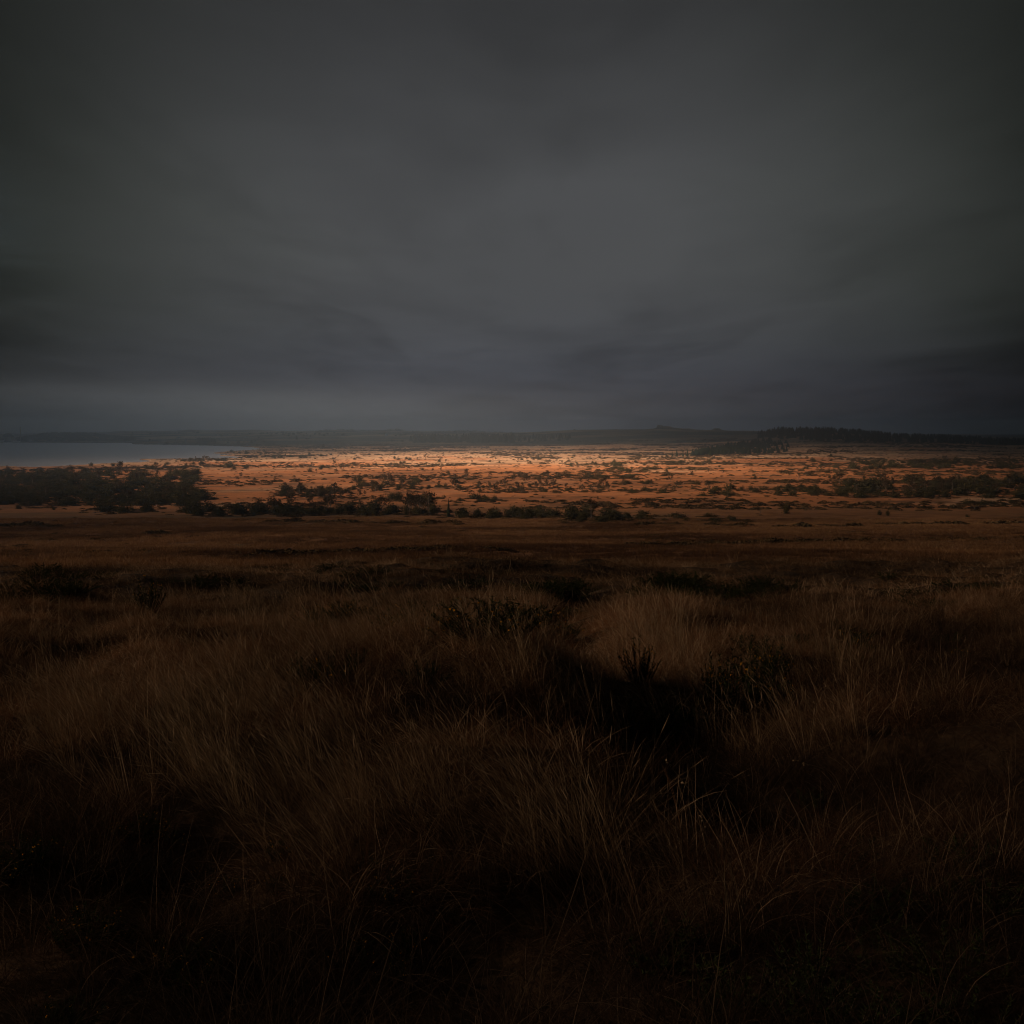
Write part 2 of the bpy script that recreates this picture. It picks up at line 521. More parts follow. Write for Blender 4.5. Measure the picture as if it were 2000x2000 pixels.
# haze: one even box of damp air
t = NT("haze_air")
pv = t.n("ShaderNodeVolumePrincipled")
pv.inputs["Color"].default_value = (0.48, 0.72, 1.0, 1)
pv.inputs["Density"].default_value = 1.2e-4
pv.inputs["Anisotropy"].default_value = 0.6
pv.inputs["Density Attribute"].default_value = ""
t.nt.links.new(pv.outputs[0], t.out.inputs["Volume"])
t.mat.cycles.homogeneous_volume = True
mb = MB(); mb.box((0, 0, 38), (15400, 15400, 100))
haze = link("haze", mb.mesh("haze", t.mat))
tag(haze, kind="stuff")

# ------------------------------------------------------------------ instancing for what nobody could count
def scatter(name, sources, pos, rot, scl, tint, label=None):
    me = bpy.data.meshes.new(name)
    n = len(pos)
    me.vertices.add(n)
    me.vertices.foreach_set("co", np.ascontiguousarray(pos, np.float32).ravel())
    def attr(nm, typ, arr, key="value"):
        a = me.attributes.new(nm, typ, 'POINT'); a.data.foreach_set(key, np.ascontiguousarray(arr).ravel())
    attr("rot", 'FLOAT_VECTOR', rot.astype(np.float32), "vector")
    attr("scl", 'FLOAT_VECTOR', scl.astype(np.float32), "vector")
    attr("tint", 'FLOAT', tint.astype(np.float32))
    attr("pick", 'INT', rng.integers(0, len(sources), n).astype(np.int32))
    o = link(name, me)
    ng = bpy.data.node_groups.new(name, 'GeometryNodeTree')
    ng.interface.new_socket("Geometry", in_out='INPUT', socket_type='NodeSocketGeometry')
    ng.interface.new_socket("Geometry", in_out='OUTPUT', socket_type='NodeSocketGeometry')
    N = ng.nodes; L = ng.links
    gi = N.new("NodeGroupInput"); go = N.new("NodeGroupOutput")
    iop = N.new("GeometryNodeInstanceOnPoints")
    g2i = N.new("GeometryNodeGeometryToInstance")
    for s in sources:
        oi = N.new("GeometryNodeObjectInfo"); oi.inputs["Object"].default_value = s
        oi.inputs["As Instance"].default_value = False
        L.new(oi.outputs["Geometry"], g2i.inputs[0])
    def na_(nm, typ):
        a = N.new("GeometryNodeInputNamedAttribute"); a.data_type = typ; a.inputs["Name"].default_value = nm
        return a.outputs["Attribute"]
    iop.inputs["Pick Instance"].default_value = True
    L.new(gi.outputs[0], iop.inputs["Points"]); L.new(g2i.outputs[0], iop.inputs["Instance"])
    L.new(na_("pick", 'INT'), iop.inputs["Instance Index"])
    L.new(na_("rot", 'FLOAT_VECTOR'), iop.inputs["Rotation"])
    L.new(na_("scl", 'FLOAT_VECTOR'), iop.inputs["Scale"])
    L.new(iop.outputs[0], go.inputs[0])
    md = o.modifiers.new("scatter", 'NODES'); md.node_group = ng
    tag(o, label=label, kind="stuff")
    return o


def source(name, me):
    return bpy.data.objects.new(name, me)      # never linked: only its mesh is scattered


def leaf_quads(mb, pts, size, r, flat=0.0):
    for p in pts:
        a = r.normal(0, 1, 3); a /= np.linalg.norm(a)
        b = np.cross(a, r.normal(0, 1, 3)); b /= np.linalg.norm(b)
        s = size * r.uniform(0.6, 1.4)
        a = a * s; b = b * s * 0.8
        mb.add([p - a - b * 0.6, p + a * 0.2 - b, p + a, p - a * 0.1 + b], [(0, 1, 2, 3)])


# ------------------------------------------------------------------ gorse in the foreground
m_gorse = leafy("gorse_spine", (0.022, 0.034, 0.012), (0.050, 0.062, 0.022), 0.15, scale=4.0)
m_stem = plain("gorse_stem", (0.07, 0.05, 0.03), 0.9, 0.3, 8)
m_flower = leafy("gorse_petal", (0.75, 0.33, 0.02), (0.85, 0.46, 0.04), 0.3, scale=3)


def make_gorse(seed, shoots=20, H=0.7, wide=0.5, flowers=14, spines=46):
    r = np.random.default_rng(seed)
    st = MB(); sp = MB(); fl = MB()
    for k in range(shoots):
        a = r.uniform(0, 6.28); rad = wide * math.sqrt(r.uniform(0.02, 1))
        foot = np.array([rad * 0.35 * math.cos(a), rad * 0.35 * math.sin(a), -0.05])
        top = np.array([rad * math.cos(a) + r.normal(0, .05), rad * math.sin(a) + r.normal(0, .05), H * r.uniform(0.55, 1.0) * (1.05 - 0.4 * rad / wide)])
        mid_ = (foot + top) / 2 + r.normal(0, 0.03, 3)
        st.tube([foot, mid_, top], [0.009, 0.006, 0.002], 4)
        for j in range(spines):
            f = r.uniform(0.25, 1.03)
            p = foot + (top - foot) * f + (mid_ - (foot + top) / 2) * 4 * f * (1 - f)
            d = r.normal(0, 1, 3); d[2] = abs(d[2]) * 0.8 + 0.25; d /= np.linalg.norm(d)
            L = r.uniform(0.05, 0.13) * (1.2 - 0.6 * f)
            s = np.cross(d, r.normal(0, 1, 3)); s = s / np.linalg.norm(s) * 0.0075
            sp.add([p - s, p + s, p + d * L], [(0, 1, 2)])
        if k < flowers:
            for j in range(r.integers(1, 4)):
                p = foot + (top - foot) * r.uniform(0.75, 1.0) + r.normal(0, 0.02, 3)
                for q_ in range(2):
                    leaf_quads(fl, [p + r.normal(0, 0.006, 3)], 0.014, r)
    return st.mesh("stem", m_stem), sp.mesh("spines", m_gorse), (fl.mesh("flowers", m_flower) if flowers else None)


GORSE = [make_gorse(1000 + k, 34, 0.72, 0.55, 12) for k in range(4)]
GORSE_BARE = [make_gorse(1020 + k, 30, 0.62, 0.6, 0) for k in range(4)]
GORSE_TALL = [make_gorse(1040 + k, 26, 1.0, 0.45, 14, 60) for k in range(2)]


GSPOT = []


def gorse(u, py, s, label, group=None, kind=0, sz=1.0):
    x_, y_, z_ = ground_at(u, py)
    GSPOT.append((x_, y_, s))
    protos = (GORSE, GORSE_BARE, GORSE_TALL)[kind]
    a, b, c_ = random.choice(protos)
    root = link("gorse_bush", None, None, (x_, y_, z_ - 0.02), (0, 0, random.uniform(0, 6.28)), (s, s, s * sz * 1.12))
    tag(root, label, "gorse", group)
    link("stems", a, root)["kind"] = "stuff"
    link("spines", b, root)["kind"] = "stuff"
    if c_: link("flowers", c_, root)["kind"] = "stuff"


gorse(1450, 1400, 0.62, "largest spiky gorse with yellow flowers right of the path", None, 2)
gorse(1400, 1385, 0.48, "spiky gorse leaning against the largest gorse by the path", None, 2)
gorse(1498, 1392, 0.5, "shorter flowering gorse right behind the largest one", None, 0)
gorse(1250, 1335, 0.42, "dark gorse sprig standing in straw grass beside the path", None, 2)
gorse(1205, 1440, 0.5, "dark arching gorse at the path's bend", None, 1)
gorse(1290, 1425, 0.6, "wiry dark gorse below the straw grass by the path", None, 1)
gorse(290, 1195, 0.72, "dark upright gorse alone in the left grass", None, 2)
gorse(270, 1190, 0.6, "low gorse at the foot of the dark upright one", None, 1)
gorse(655, 1345, 0.4, "low gorse with scattered yellow flowers in the left grass", None, 0)
gorse(590, 1335, 0.34, "small gorse with a knot of orange flowers", None, 0)
gorse(690, 1310, 0.36, "small dark gorse above the low flowering one", None, 1)
gorse(830, 1345, 0.4, "tiny gorse half buried in grass at centre", None, 1)
Lg = "flowering green gorse in the band across the middle foreground"; Gg = "flowering gorse band"
for k in range(30):
    u = random.uniform(600, 1115); gorse(u, random.uniform(1186, 1240) + 22 * (u - 690) / 420, random.uniform(0.45, 0.95), Lg, Gg, 0, 0.58)
Lb = "low dark gorse along the brow of the slope"; Gb = "gorse along the brow"
for k in range(30):
    gorse(random.uniform(120, 740), random.uniform(1106, 1150), random.uniform(0.4, 1.0), Lb, Gb, 1, 0.34)
for k in range(20):
    gorse(random.uniform(0, 150), random.uniform(1120, 1190), random.uniform(0.7, 1.2), "dark gorse heaped at the left end of the brow", "gorse heap at the brow's left end", 1, 0.45)
for k in range(12):
    gorse(random.uniform(700, 990), random.uniform(1118, 1165), random.uniform(0.5, 1.05), "dark gorse patch behind the flowering band", "dark gorse behind the flowering band", 1, 0.42)
for k in range(13):
    gorse(random.uniform(1040, 1130), 1150 + random.uniform(0, 24), random.uniform(0.9, 1.3), "black-looking gorse at the top of the path", "gorse at the path top", 1, 0.5)
for k in range(18):
    u = random.uniform(1265, 1560); gorse(u, random.uniform(1132, 1172) + 14 * abs(u - 1420) / 150 * 0.6, random.uniform(0.9, 1.4), "dark gorse clump on the rise right of the path", "gorse on the right rise", 1, 0.45)
for k in range(16):
    gorse(random.uniform(1580, 2010), random.uniform(1125, 1195), random.uniform(0.5, 1.0), "dark low gorse in the far right grass", "gorse in the far right grass", 1, 0.4)
for k in range(16):
    gorse(random.uniform(1450, 1900), random.uniform(1220, 1330), random.uniform(0.25, 0.5), "small gorse sprinkled through the shaded right grass", "small gorse at the right", random.choice([0, 1]), 0.8)
for k in range(12):
    gorse(random.uniform(-20, 420), random.uniform(1600, 2050), random.uniform(0.16, 0.32), "small flowering gorse in the darkest near left grass", "small gorse at the near left", 0, 0.8)
for k in range(9):
    gorse(random.uniform(350, 900), random.uniform(1640, 1980), random.uniform(0.14, 0.26), "tiny gorse hidden low in the near grass", "tiny gorse in the near grass", 0, 0.8)


for k in range(24):  # added sprigs: dark plants standing in for shade at the lower right
    gorse(random.uniform(1300, 2010), random.uniform(1560, 2040), random.uniform(0.22, 0.42), "low dark gorse sprig added to darken the lower right grass", "added dark sprigs at the lower right", 1, 0.7)


def off_gorse(x, y, f=0.42):
    ok = np.ones(len(x), bool)
    for (a, b, r_) in GSPOT:
        ok &= (x - a) ** 2 + (y - b) ** 2 > (f * r_) ** 2
    return ok


# grass materials
def grass_mat(name, c1, c2, c3):
    t = NT(name)
    a = t.n("ShaderNodeAttribute", attribute_type='INSTANCER', attribute_name="tint").outputs["Fac"]
    b = t.n("ShaderNodeAttribute", attribute_type='GEOMETRY', attribute_name="blade").outputs["Fac"]
    c = t.mix(a, c1, c2)
    c = t.mix(t.math('MULTIPLY', t.mapr(b, 0.62, 0.86, 0, 1), t.math('MULTIPLY_ADD', a, 0.90, 0.08)), c, c3)
    d = t.n("ShaderNodeBsdfDiffuse"); t.set(d.inputs[0], c)
    tr = t.n("ShaderNodeBsdfTranslucent"); t.set(tr.inputs[0], c)
    m = t.n("ShaderNodeMixShader"); m.inputs[0].default_value = 0.3
    t.nt.links.new(d.outputs[0], m.inputs[1]); t.nt.links.new(tr.outputs[0], m.inputs[2])
    return t.surface(m.outputs[0])


m_moor = grass_mat("moor_grass_blade", (0.050, 0.032, 0.020), (0.33, 0.180, 0.090), (0.84, 0.64, 0.42))
m_slope = grass_mat("slope_grass_blade", (0.085, 0.045, 0.024), (0.235, 0.125, 0.058), (0.42, 0.27, 0.15))
m_mat_grass = grass_mat("mat_grass_blade", (0.040, 0.025, 0.016), (0.32, 0.155, 0.074), (0.84, 0.62, 0.39))
m_straw = grass_mat("straw_blade", (0.24, 0.155, 0.085), (0.46, 0.32, 0.18), (0.72, 0.56, 0.37))
m_green = grass_mat("sedge_blade", (0.06, 0.055, 0.020), (0.13, 0.11, 0.040), (0.28, 0.20, 0.08))


def blades(V, Fc, B, r, n, lmin, lmax, w, spread, lean, curl, segs, base, org, yaw, tv, head=False):
    """blades of one tuft rooted round org; lean tips them towards -x as the wind does"""
    cy_, sy_ = math.cos(yaw), math.sin(yaw)
    ox, oy = org
    for k in range(n):
        a = r.uniform(0, 6.283)
        L = r.uniform(lmin, lmax)
        rad = base * math.sqrt(r.uniform())
        ca, sa = math.cos(a), math.sin(a)
        px, py_, pz = ox + rad * ca, oy + rad * sa, -0.04
        os_ = r.uniform(0.2, 1.0) * spread
        ln = lean * r.uniform(0.4, 1.4)
        dx_, dy_, dz_ = -ln * cy_ + ca * os_, -ln * sy_ + sa * os_ + r.normal(0, 0.1), 1.0
        c_ = curl * r.uniform(0.3, 1.3)
        bx_, by_, bz_ = (-lean * 1.2 * cy_ + r.normal(0, 0.35)) * c_ + ca * os_ * 0.6 * curl, (-lean * 1.2 * sy_ + r.normal(0, 0.35)) * c_ + sa * os_ * 0.6 * curl, -c_
        sd = r.uniform(0, 6.283)
        bt = min(1.0, max(0.0, r.uniform() * 0.78 + tv))
        hw = w * r.uniform(0.6, 1.3) * 0.5 * (1.55 if bt > 0.78 else 1.0)      # the few stout bleached stems
        if bt > 0.78: L *= 1.1
        wx, wy = math.cos(sd) * hw, math.sin(sd) * hw
        o = len(V)
        m = 1 / math.sqrt(dx_ * dx_ + dy_ * dy_ + dz_ * dz_); dx_ *= m; dy_ *= m; dz_ *= m
        st = L / segs
        for s_ in range(segs):
            f = 1 - 0.55 * s_ / segs
            V.append((px - wx * f, py_ - wy * f, pz)); V.append((px + wx * f, py_ + wy * f, pz)); B.append(bt); B.append(bt)
            dx_ += bx_ / segs; dy_ += by_ / segs; dz_ += bz_ / segs
            m = 1 / math.sqrt(dx_ * dx_ + dy_ * dy_ + dz_ * dz_); dx_ *= m; dy_ *= m; dz_ *= m
            px += dx_ * st; py_ += dy_ * st; pz += dz_ * st
        V.append((px, py_, pz)); B.append(bt)
        for s_ in range(segs - 1):
            i = o + 2 * s_
            Fc.append((i, i + 1, i + 3, i + 2))
        i = o + 2 * (segs - 1)
        Fc.append((i, i + 1, i + 2))
        if head and r.uniform() < 0.5:
            o = len(V); q = 0.045
            V += [(px - dx_ * q, py_ - dy_ * q, pz - dz_ * q), (px - wx * 2, py_ - wy * 2, pz), (px + wx * 2, py_ + wy * 2, pz), (px + dx_ * q * 1.6, py_ + dy_ * q * 1.6, pz + dz_ * q * 1.6)]
            B += [1, 1, 1, 1]
            Fc.append((o, o + 1, o + 3, o + 2))


def sward(name, size, tufts, n, lmin, lmax, w, spread, lean, curl, mat, segs, base, seed, yaw_sd=0.5, head=False):
    """a piece of turf, size metres across, grown with tufts"""
    r = np.random.default_rng(seed)
    V = []; Fc = []; B = []
    for k in range(tufts):
        blades(V, Fc, B, r, n, lmin, lmax, w, spread, lean, curl, segs, base, r.uniform(-0.5, 0.5, 2) * size if tufts > 1 else (0, 0), r.normal(0, yaw_sd), r.uniform(-0.1, 0.3), head)
    me = bpy.data.meshes.new(name)
    me.from_pydata(V, [], Fc)
    a_ = me.attributes.new("blade", 'FLOAT', 'POINT'); a_.data.foreach_set("value", np.array(B, np.float32))
    me.materials.append(mat)
    return source(name, me)


def turf(size, y0, y1, half=0.47, extra=0.8):
    """patch centres on a jittered lattice over the ground ahead"""
    gx_, gy_ = np.meshgrid(np.arange(-half * y1 - extra, half * y1 + extra, size), np.arange(y0, y1, size))
    x = (gx_ + rng.uniform(-0.3, 0.3, gx_.shape) * size).ravel(); y = (gy_ + rng.uniform(-0.3, 0.3, gx_.shape) * size).ravel()
    k = (np.abs(x) < half * y + extra) & (y > y0 - size)
    return x[k], y[k]


def lie(x, y, e, yaw):
    """rotation that lays a patch on the slope of the ground"""
    sx = (height(x + e, y) - height(x - e, y)) / (2 * e); sy = (height(x, y + e) - height(x, y - e)) / (2 * e)
    c_, s_ = np.cos(yaw), np.sin(yaw)
    return np.stack([np.arctan(-sx * s_ + sy * c_), -np.arctan(sx * c_ + sy * s_), yaw], -1)


def wedge(n, y0, y1, half=0.50, extra=1.5):
    y = np.sqrt(rng.uniform(y0 * y0, y1 * y1, n))
    x = rng.uniform(-1, 1, n) * (half * y + extra)
    return x, y


def drape(x, y):
    return np.stack([x, y, height(x, y)], -1)


def rots(n, yaw_sd=0.5, tilt=0.12, full=0.25):
    yaw = rng.normal(0, yaw_sd, n)
    f = rng.uniform(size=n) < full
    yaw[f] = rng.uniform(0, 6.28, f.sum())
    return np.stack([rng.normal(0, tilt, n), rng.normal(0, tilt, n), yaw], -1)


def swirl(x, y, sd=0.45, tilt=0.2, full=0.12):
    """yaw that wanders over the ground as wind-combed grass does"""
    n = len(x)
    r_ = rots(n, sd, tilt, full)
    r_[:, 2] += 3.0 * fbm(x / 2.2, y / 2.2, 201, 2) - 0.2
    return r_


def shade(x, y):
    """shade put into the grass colour: darker close by and at the right"""
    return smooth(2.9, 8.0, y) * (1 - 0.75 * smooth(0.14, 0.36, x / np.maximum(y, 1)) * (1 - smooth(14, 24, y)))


def mound(x, y):
    return fbm(x / 1.35, y / 1.35, 21, 2) + 0.6 * fbm(x / 5.5, y / 5.5, 3, 3)  # light tops and shaded hollows, also put into the grass tint


def path_d(x, y):
    return np.where((y > 11.0) & (y < 25.0), np.abs(x - np.interp(y, PATH_Y, PATH_X) - 0.1 * np.sin(y * 0.9)), 9.0)


def keep(mask, *a):
    return [q[mask] for q in a]


def uni(n, lo, hi):
    s = rng.uniform(lo, hi, n)
    return np.stack([s, s, s], -1)


# --- long moor grass, near: clumped tussocks
long_src = [sward("long_tuft", 0.0, 1, 80, 0.22, 0.56, 0.0024, 0.8, 0.55, 1.9, m_moor, 6, 0.12, 100 + k) for k in range(8)]
x, y = wedge(8000, 2.4, 24, 0.46, 1.0)
gate = 0.65 * vnoise(x / 1.1, y / 1.1, 71) + 0.5 * vnoise(x / 3.7, y / 3.7, 74)
k = (gate > 0.50) & (path_d(x, y) > 0.30) & off_gorse(x, y, 0.28)
x, y, gate = keep(k, x, y, gate)
n = len(x)
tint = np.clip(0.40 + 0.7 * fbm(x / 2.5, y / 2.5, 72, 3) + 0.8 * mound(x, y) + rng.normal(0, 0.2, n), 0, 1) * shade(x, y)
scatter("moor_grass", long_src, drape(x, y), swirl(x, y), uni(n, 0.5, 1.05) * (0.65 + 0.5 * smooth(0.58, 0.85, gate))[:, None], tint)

# --- curled dry mat grass between the tussocks
mat_src = [sward("curled_turf", 0.55, 11, 72, 0.13, 0.38, 0.0022, 0.95, 0.4, 1.75, m_mat_grass, 5, 0.15, 200 + k, 0.9) for k in range(8)]
x, y = turf(0.46, 2.3, 26)
k = ((path_d(x, y) > 0.06) | (y < 9.5)) & off_gorse(x, y, 0.1)
x, y = keep(k, x, y); n = len(x)
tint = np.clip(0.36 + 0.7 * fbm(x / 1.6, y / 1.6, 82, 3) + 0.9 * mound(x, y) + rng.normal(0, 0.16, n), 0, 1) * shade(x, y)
yaw = 2.4 * fbm(x / 2.2, y / 2.2, 201, 2) + rng.normal(0, 0.5, n)
pm = drape(x, y); pm[:, 2] += 0.03
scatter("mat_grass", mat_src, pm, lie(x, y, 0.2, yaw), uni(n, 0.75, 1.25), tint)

# --- straw tufts, taller and paler, in drifts
straw_src = [sward("straw_tuft", 0.0, 1, 42, 0.30, 0.78, 0.0019, 0.3, 0.38, 0.7, m_straw, 5, 0.12, 300 + k, 0.3, True) for k in range(5)]
drifts = [(420, 1215, 1.9), (520, 1180, 2.2), (600, 1225, 2.0), (330, 1430, 0.9), (420, 1400, 0.9), (280, 1380, 0.7), (1290, 1290, 0.75), (1250, 1250, 0.8),
          (1320, 1330, 0.6), (780, 1255, 1.2), (900, 1265, 1.2), (1010, 1285, 0.9), (640, 1330, 0.8), (470, 1480, 0.7), (560, 1560, 0.5), (760, 1600, 0.5),
          (1100, 1345, 0.5), (130, 1440, 0.8), (200, 1290, 1.1), (980, 1600, 0.5), (1120, 1690, 0.5), (1640, 1330, 1.0), (1480, 1470, 0.6)]
px_l = []
for (u, py, s) in drifts:
    gx0, gy0, _ = ground_at(u, py)
    m_ = int(15 * max(1, s))
    px_l.append(np.stack([gx0 + rng.normal(0, s * 0.55, m_), gy0 + rng.normal(0, s * 0.55, m_)], -1))
pp = np.concatenate(px_l); x, y = pp[:, 0], pp[:, 1]
k = (y > 2.6) & (path_d(x, y) > 0.3) & off_gorse(x, y, 0.3); x, y = keep(k, x, y); n = len(x)
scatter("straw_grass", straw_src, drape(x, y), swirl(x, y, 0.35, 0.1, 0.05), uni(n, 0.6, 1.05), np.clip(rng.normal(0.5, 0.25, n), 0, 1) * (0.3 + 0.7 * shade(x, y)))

# --- second belt, 24 to 66 m
belt_src = [sward("belt_turf", 1.3, 15, 56, 0.12, 0.38, 0.0055, 0.9, 0.45, 1.5, m_moor, 3, 0.22, 400 + k, 0.6) for k in range(6)]
x, y = turf(1.2, 24.5, 66)
k = (path_d(x, y) > 0.35) & off_gorse(x, y, 0.2)
x, y = keep(k, x, y); n = len(x)
tint = np.clip(0.45 + 1.0 * fbm(x / 6, y / 6, 92, 3) + rng.normal(0, 0.13, n), 0, 1)
yaw = 2.0 * fbm(x / 6, y / 6, 203, 2) + rng.normal(0, 0.4, n)
scatter("tussock_grass", belt_src, drape(x, y), lie(x, y, 0.5, yaw), uni(n, 0.75, 1.2), tint)

# --- grass of the long slope below the brow
slope_src = [sward("slope_turf", 6.4, 20, 42, 0.30, 0.75, 0.045, 0.7, 0.3, 0.7, m_slope, 2, 0.9, 500 + k, 0.6) for k in range(6)]
x, y = turf(6.0, 98, 430, 0.45, 5)
n = len(x)
tint = np.clip(0.50 + 1.2 * fbm(x / 34, y / 34, 96, 3) + rng.normal(0, 0.10, n), 0, 1)
yaw = rng.normal(0, 0.6, n)
scatter("slope_grass", slope_src, drape(x, y), lie(x, y, 2.5, yaw), uni(n, 0.85, 1.15), tint)

# ------------------------------------------------------------------ trees and bushes
m_bark = plain("dark_bark", (0.055, 0.045, 0.035), 0.95, 0.3, 3)
m_birch_bark = plain("pale_bark", (0.16, 0.14, 0.12), 0.9, 0.4, 2)
m_willow = leafy("willow_leaf", (0.040, 0.040, 0.019), (0.085, 0.072, 0.034), 0.15)
m_birch = leafy("birch_twig", (0.060, 0.045, 0.028), (0.10, 0.075, 0.044), 0.15)
m_needle = leafy("conifer_needle", (0.018, 0.026, 0.014), (0.034, 0.042, 0.020), 0.05)
m_scrub = leafy("scrub_leaf", (0.055, 0.042, 0.022), (0.135, 0.085, 0.042), 0.1, attr="tint")


def make_willow(seed, lobes=9, wide=0.6, leaves=560, size=0.045):
    """unit-height broad bush: many stems from the ground, lobed crown reaching down to the grass"""
    r = np.random.default_rng(seed)
    tr = MB(); cr = MB()
    for k in range(lobes):
        a = r.uniform(0, 6.28); rad = wide * r.uniform(0.1, 0.75)
        top = np.array([rad * math.cos(a), rad * math.sin(a), r.uniform(0.40, 0.80) * (1.1 - 0.6 * rad / wide)])
        foot = np.array([rad * 0.4 * math.cos(a), rad * 0.4 * math.sin(a), -0.05])
        midp = (foot + top) / 2 + r.normal(0, 0.03, 3)
        tr.tube([foot, midp, top], [0.020, 0.013, 0.004], 4)
        for j in range(2):
            e = top + np.array([r.normal(0, 0.10), r.normal(0, 0.10), r.uniform(0.05, 0.24)])
            tr.tube([midp, (midp + e) / 2, e], [0.009, 0.006, 0.002], 3)
        m_ = leaves // lobes
        f = r.uniform(0.0, 1.0, (m_, 1)) ** 0.8
        ax = foot + (top - foot) * f
        ax[:, 2] = np.maximum(ax[:, 2], 0.04)
        wv = 0.13 + 0.10 * np.sin(np.pi * f)
        d = r.normal(0, 1, (m_, 3))
        pts = ax + d * wv * np.array([0.75, 0.75, 0.55])
        up = r.uniform(size=m_) < 0.16
        pts[up, 2] += r.uniform(0.05, 0.22, up.sum())
        pts[:, 2] = np.maximum(pts[:, 2], 0.02)
        leaf_quads(cr, pts, size, r)
    return tr.mesh("trunk", m_bark), cr.mesh("crown", m_willow)


def make_birch(seed, leaves=330):
    """unit-height slim tree: one stem, ascending limbs, loose twiggy crown"""
    r = np.random.default_rng(seed)
    tr = MB(); cr = MB()
    lean = r.normal(0, 0.05, 2)
    st = [np.array([lean[0] * h * h, lean[1] * h * h, h - 0.04]) for h in (0, 0.3, 0.6, 0.98)]
    tr.tube(st, [0.024, 0.018, 0.011, 0.002], 5)
    for k in range(11):
        h = r.uniform(0.22, 0.88); a = r.uniform(0, 6.28)
        p0 = np.array([lean[0] * h * h, lean[1] * h * h, h - 0.04])
        L = 0.34 * (1.1 - h) * r.uniform(0.7, 1.3) + 0.06
        e = p0 + np.array([math.cos(a) * L, math.sin(a) * L, L * r.uniform(0.5, 1.1)])
        tr.tube([p0, (p0 + e) / 2 + np.array([0, 0, 0.015]), e], [0.008, 0.005, 0.0015], 3)
        m_ = leaves // 11
        f = r.uniform(0.35, 1.12, (m_, 1))
        pts = p0 + (e - p0) * f + r.normal(0, 0.050, (m_, 3))
        leaf_quads(cr, pts, 0.034, r)
    return tr.mesh("trunk", m_birch_bark), cr.mesh("crown", m_birch)


def make_conifer(seed, width=0.20, whorls=13):
    r = np.random.default_rng(seed)
    tr = MB(); cr = MB()
    tr.tube([(0, 0, -0.04), (0, 0, 0.5), (0, 0, 0.99)], [0.020, 0.013, 0.002], 5)
    for w in range(whorls):
        h = 0.06 + 0.90 * w / whorls
        rad = width * (1 - h) ** 0.8 * r.uniform(0.8, 1.15) + 0.012
        nb = 8
        a0 = r.uniform(0, 6.28)
        for k in range(nb):
            a = a0 + 6.28 * k / nb + r.normal(0, 0.15)
            L = rad * r.uniform(0.7, 1.2)
            ca, sa = math.cos(a), math.sin(a)
            wv = 0.5 * L
            root = np.array([0, 0, h + 0.05]); tip = np.array([ca * L, sa * L, h - 0.25 * L + r.normal(0, 0.006)])
            md = (root * 0.45 + tip * 0.55)
            l_ = md + np.array([-sa * wv, ca * wv, -0.02]); r_ = md + np.array([sa * wv, -ca * wv, -0.02])
            cr.add([root, l_, tip, r_, md + np.array([0, 0, 0.025])], [(0, 1, 4), (1, 2, 4), (2, 3, 4), (3, 0, 4)])
    cr.tube([(0, 0, 0.93), (0, 0, 1.0), (0, 0, 1.03)], [0.012, 0.008, 0.001], 4)
    return tr.mesh("trunk", m_bark), cr.mesh("crown", m_needle)


PROTO = {
    "willow_bush": [make_willow(700 + k, wide=0.55 + 0.07 * (k % 4), lobes=8 + k % 4) for k in range(8)],
    "birch_tree": [make_birch(720 + k) for k in range(8)],
    "conifer": [make_conifer(740 + k, 0.17 + 0.02 * (k % 4)) for k in range(6)],
}
CATEGORY = {"willow_bush": "bush", "birch_tree": "tree", "conifer": "tree"}
plants = []      # (kind, x, y, z, height m, label, group, apparent height px)


def put(kind, u, py, hpx, label, group=None, wide=1.0):
    x, y, z = ground_at(u, py)
    plants.append((kind, x, y, z, hpx * y / F, label, group, hpx, wide))


def fill(kind, n, u0, u1, p0, p1, h0, h1, label, group, wide=1.0, slope=0.0):
    """n plants spread over a patch of ground; slope tilts the patch's rows (px of py per px of u)"""
    for k in range(n):
        u = random.uniform(u0, u1); py = random.uniform(p0, p1) + slope * (u - u0)
        put(kind, u, py, random.uniform(0.58, 1.0) * random.uniform(h0, h1), label, group, wide * random.uniform(0.75, 1.25))


W, B_, C_ = "willow_bush", "birch_tree", "conifer"
# --- dense thicket between the slope and the lake
L1 = "dark willow bush packed in the dense thicket below the lake"; G1 = "willow thicket below the lake"
fill(W, 270, -30, 385, 924, 962, 12, 19, L1, G1, 1.8)
fill(W, 220, -30, 400, 958, 988, 14, 21, L1, G1, 1.8)
L1b = "thin birch rising above the willow thicket below the lake"; G1b = "birches in the lakeside thicket"
fill(B_, 50, -30, 390, 922, 985, 18, 30, L1b, G1b)
L2 = "rounded bush at the ragged front edge of the lakeside thicket"; G2 = "front bushes of the lakeside thicket"
fill(W, 13, 195, 300, 992, 1003, 18, 26, L2, G2, 1.1)
put(W, 36, 994, 12, "small lone bush on open grass below the lakeside thicket")
put(W, 105, 996, 8, "lowest lone bush on the grass strip below the lakeside thicket")
L3 = "big dark bush in the row closing off the lit bog"; G3 = "big bush row along the foot of the slope"
fill(W, 14, 350, 480, 998, 1010, 24, 34, L3, G3, 1.25)
fill(W, 44, 480, 770, 996, 1009, 17, 28, L3, G3, 1.35)
fill(B_, 16, 500, 760, 992, 1004, 26, 40, "thin dark birch standing in the bush row at the slope foot", "birches in the slope foot row")
L4 = "tall birch in the high clump left of the pointed conifer"; G4 = "tall birch clump by the pointed conifer"
fill(B_, 11, 785, 846, 990, 1005, 36, 50, L4, G4)
fill(W, 8, 770, 850, 1000, 1009, 18, 26, "low bush under the tall birch clump by the pointed conifer", "bushes under the tall birch clump")
put(C_, 876, 1010, 36, "slender pointed conifer alone between two dark bush masses", None, 0.9)
L5 = "dark bush in the long mound right of the pointed conifer"; G5 = "long dark bush mound"
